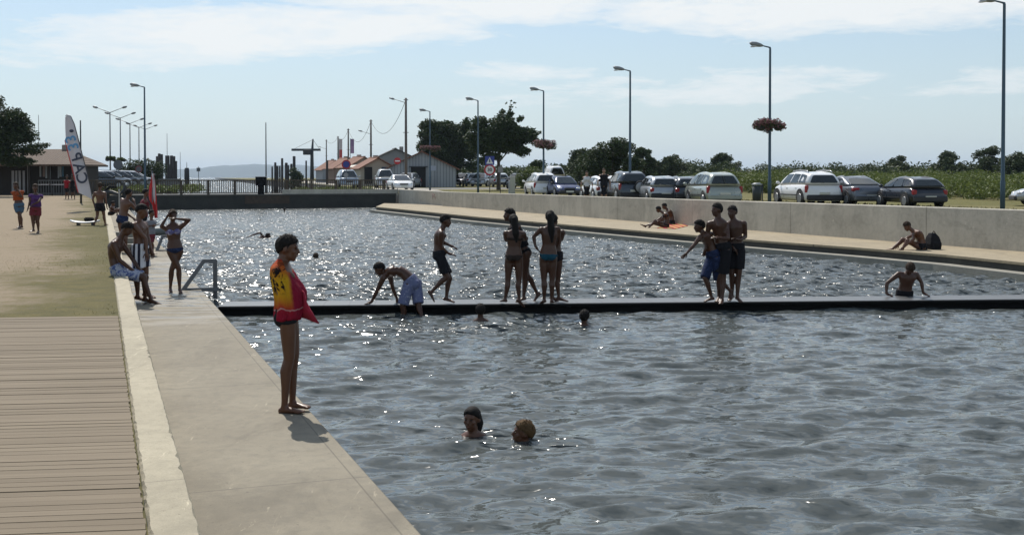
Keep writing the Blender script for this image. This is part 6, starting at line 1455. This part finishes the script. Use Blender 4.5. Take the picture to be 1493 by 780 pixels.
    # ---- the wooden shed and its neighbours
    TILE = m_tile('clay_roof_tiles', (.20, .08, .05), (.33, .16, .10)); SH = m_boards('grey_blue_boards', (.33, .35, .37), (.43, .45, .46)); 
    D = 116; s = D/FPX; c = px(615, 270, D); c.z = GR(D)
    w = 100*s; he = (270-243)*s; hr = (270-219)*s
    root = gable_house('shed', 'pale grey boarded shed with a clay tile gable roof and a dark doorway', c, rad(4), w, 14, he, hr, SH, TILE)
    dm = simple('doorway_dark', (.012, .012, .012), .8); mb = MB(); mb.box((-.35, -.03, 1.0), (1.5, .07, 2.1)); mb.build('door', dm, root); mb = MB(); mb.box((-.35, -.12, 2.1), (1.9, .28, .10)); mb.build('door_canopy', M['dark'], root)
    mb = MB(); mb.box((1.15, -.025, 1.95), (.6, .03, .5)); mb.build('notice', simple('notice_pale', (.42, .45, .52), .6), root)
    cl_ = [(0, 0, .9, .35, .3, .45), (.15, 0, .45, .4, .3, .4), (-.1, 0, 1.3, .25, .25, .3)]; b = px(606, 270, D-1.0); b.z = GR(D); bush('potted_shrub', 'green shrub growing beside the dark shed doorway', 'shrub', b, cl_, 'bush', 700, .07, 12)
    for i, (x, D, w_, he_, hr_, wm, rz, lab_) in enumerate(((551, 128, 4.0, 2.0, 3.1, simple('cream_render', (.44, .40, .33), .85), 22, 'cream house with a red tile roof left of the boarded shed'), (577, 150, 6.0, 3.3, 4.7, simple('grey_render', (.25, .25, .25), .85), 12, 'house whose dark roof rises behind the boarded shed'), (531, 150, 4.6, 2.3, 3.6, simple('tan_render', (.33, .26, .20), .85), 30, 'tan cabin with a white awning in the row of sheds'), (509, 178, 5.0, 2.4, 3.9, simple('brown_boards', (.17, .12, .09), .85), 30, 'brown cabin behind the blue sign'), (489, 210, 5.0, 2.4, 4.0, simple('grey_boards', (.22, .24, .26), .85), 30, 'grey cabin at the far end of the row of sheds'))):
        c = px(x, 270, D); c.z = GR(D); r2 = gable_house('cabin', lab_, c, rad(rz), w_, 3.6, he_, hr_, wm, TILE if i != 1 else simple('dark_roof', (.06, .06, .062), .8), 'cabins and houses in the harbour row', .3)
        for xx in (-w_*.28, w_*.22): mb = MB(); mb.box((xx, -.02, 1.2), (.9, .06, 1.9)); mb.build('door', simple('blue_door', (.05, .08, .13), .6) if (i+int(xx > 0)) % 2 else dm, r2)
        if i == 2:
            mb = MB(); mb.hexa([(-2.8, -1.6, 2.2), (2.8, -1.6, 3.0), (2.8, -.05, 3.2), (-2.8, -.05, 2.4), (-2.8, -1.6, 2.28), (2.8, -1.6, 3.08), (2.8, -.05, 3.28), (-2.8, -.05, 2.48)]); mb.build('awning', simple('awning_white', (.62, .58, .5), .7), r2)
        mb = MB(); mb.bbox((w_*.2, 4, hr_-.1), (.5, .5, 1.1), b=.03); mb.build('chimney', simple('chimney_render', (.3, .27, .24), .9), r2)
    # ---- restaurant hut on the left
    D = 79; s = D/FPX; c = px(56, 270, D); zb = GL(D); c.z = zb; root = empty('restaurant_hut', c); tag(root, 'low brown restaurant hut with a clay tile roof, posts and pale window panes', 'building')
    q = lambda x, y: ((x-56)*s, CAMZ+(HORIZ-y)*s-zb)
    BW = simple('hut_brown_wood', (.026, .02, .016), .8, var=.3)
    x0, x1 = q(-60, 0)[0], q(110, 0)[0]; he = q(0, 240)[1]
    mb = MB(); mb.box(((x0+x1)/2, 2.6, he/2-.15), (x1-x0, 3.6, he+.3)); mb.build('wall', BW, root)
    mb = MB(); ridge = q(0, 216.5)[1]; ex0, ex1, ey0, ey1 = x0-.4, x1+.15, -.7, 6; rx1 = q(76, 0)[0]
    mb.add([(ex0, ey0, he), (ex1, ey0, he), (ex1, ey1, he), (ex0, ey1, he), (ex0, 2.6, ridge), (rx1, 2.6, ridge), (ex0, ey0, he-.12), (ex1, ey0, he-.12), (ex1, ey1, he-.12), (ex0, ey1, he-.12)], [(0, 1, 5, 4), (1, 2, 5), (2, 3, 4, 5), (3, 0, 4), (6, 7, 1, 0), (7, 8, 2, 1), (9, 8, 7, 6), (8, 9, 3, 2), (9, 6, 0, 3)]); mb.build('roof', TILE, root)
    bpy.data.objects[[c_ for c_ in root.children if c_.name.startswith('roof')][0].name].data.materials[0] = m_tile('old_roof_tiles', (.10, .068, .048), (.175, .125, .09))
    mb = MB(); mb.bbox((rx1-.1, 2.6, ridge+.12), (.35, .35, .4), b=.03); mb.build('chimney', simple('chimney_render', (.3, .27, .24), .9), root)
    for x in (2, 46, 74, 108): a = q(x, 0)[0]; mb = MB(); mb.bbox((a, -.35, he/2-.1), (.16, .16, he+.1), b=.02); mb.build('post', BW, root)
    pw_ = simple('white_boards', (.42, .42, .45), .7); pane = simple('pale_pane', (.40, .44, .48), .25); pb = simple('blue_pane', (.07, .17, .25), .25)
    for x, w_, y0, y1, m_ in ((12, 3.6, 249, 291, pw_), (17, 2.6, 249, 283, pw_), (22, 3.2, 249, 283, pw_), (28, 3.2, 249, 281, pw_), (35.5, 4.2, 240, 283, pw_), (52.5, 2.2, 239, 258, pane), (57.5, 3, 239, 258, simple('pinkish_pane', (.3, .22, .2), .3)), (61.5, 3, 239, 260, pane), (64.3, 1.6, 239, 258, pb), (66.5, 1.8, 239, 261, pane), (79, 1.6, 239, 260, pane), (82, 3.0, 240, 258, pane), (85.5, 2.6, 240, 258, pb)):
        a, z1 = q(x, y0); _, z0 = q(x, y1); mb = MB(); mb.box((a, .76, (z0+z1)/2), (w_*s, .05, z1-z0)); mb.build('window' if m_ is not pw_ else 'white_board', m_, root)
    mb = MB()
    xa, xb = q(60, 0)[0], q(108, 0)[0]
    for k_ in range(14):
        a = xa+(xb-xa)*k_/13
        mb.box((a, -.45, .5), (.05, .05, 1.05))
    mb.box(((xa+xb)/2, -.45, 1.02), (xb-xa, .06, .07)); mb.box(((xa+xb)/2, -.45, .12), (xb-xa, .06, .07)); mb.build('veranda_fence', simple('grey_fence', (.15, .15, .145), .8), root)
    # tables on the veranda
    for i, x in enumerate((68, 84)):
        b = px(x, 270, 76.5); b.z = GL(76.5); root = empty('cafe_table', b); tag(root, 'pale cafe table on the hut veranda, %s' % ('nearer the dark tree' if i == 0 else 'nearer the feather flag'), 'table', 'cafe tables'); mb = MB(); mb.bbox((0, 0, .74), (.9, .7, .05), b=.01); mb.build('table_top', simple('table_pale', (.33, .33, .36), .5), root)
        for sx in (-.35, .35): mb = MB(); mb.cyl((sx, 0, 0), (sx, 0, .72), .03, seg=6); mb.build('leg', M['dark'], root)
    # parked scooter by the end of the kerb
    b = px(168, 270, 66); b.z = GL(66); root = empty('scooter', b, rad(10)); tag(root, 'dark motor scooter parked on the promenade in front of the harbour cars', 'scooter')
    mb = MB(); mb.tube([(-.55, 0, .55), (-.3, 0, .75), (.05, 0, .72)], [.06, .09, .06], 10, round_ends=True); mb.build('seat', M['black'], root); mb = MB(); mb.tube([(-.6, 0, .45), (-.2, 0, .42), (.25, 0, .28), (.5, 0, .6), (.55, 0, .95)], [.10, .13, .08, .09, .06], 10, round_ends=True); mb.build('body', M['dark'], root)
    for x in (-.55, .62): mb = MB(); mb.tube([(x, -.05, .24), (x, .05, .24)], [.24, .24], 16); mb.build('wheel', TYRE, root)
    mb = MB(); mb.tube([(.5, -.3, 1.05), (.52, 0, 1.02), (.5, .3, 1.05)], .02, 6); mb.build('handlebar', M['dark'], root); mb = MB(); mb.ell((.62, 0, .9), (.08, .09, .08)); mb.build('headlight', LENS, root)
    b = P(174, 308, .70); mb = MB(); mb.tube([(0, 0, 0), (0, 0, .95), (0, 0, 1.0)], [.03, .03, .05], 8); o = mb.build('post', simple('pale_grey_metal', (.40, .41, .42), .5), loc=b); tag(o, 'short pale post at the far end of the kerb wall', 'post')
setup_light()
build_people()
build_setting()
build_cars()
build_green()
build_things()
build_haze()
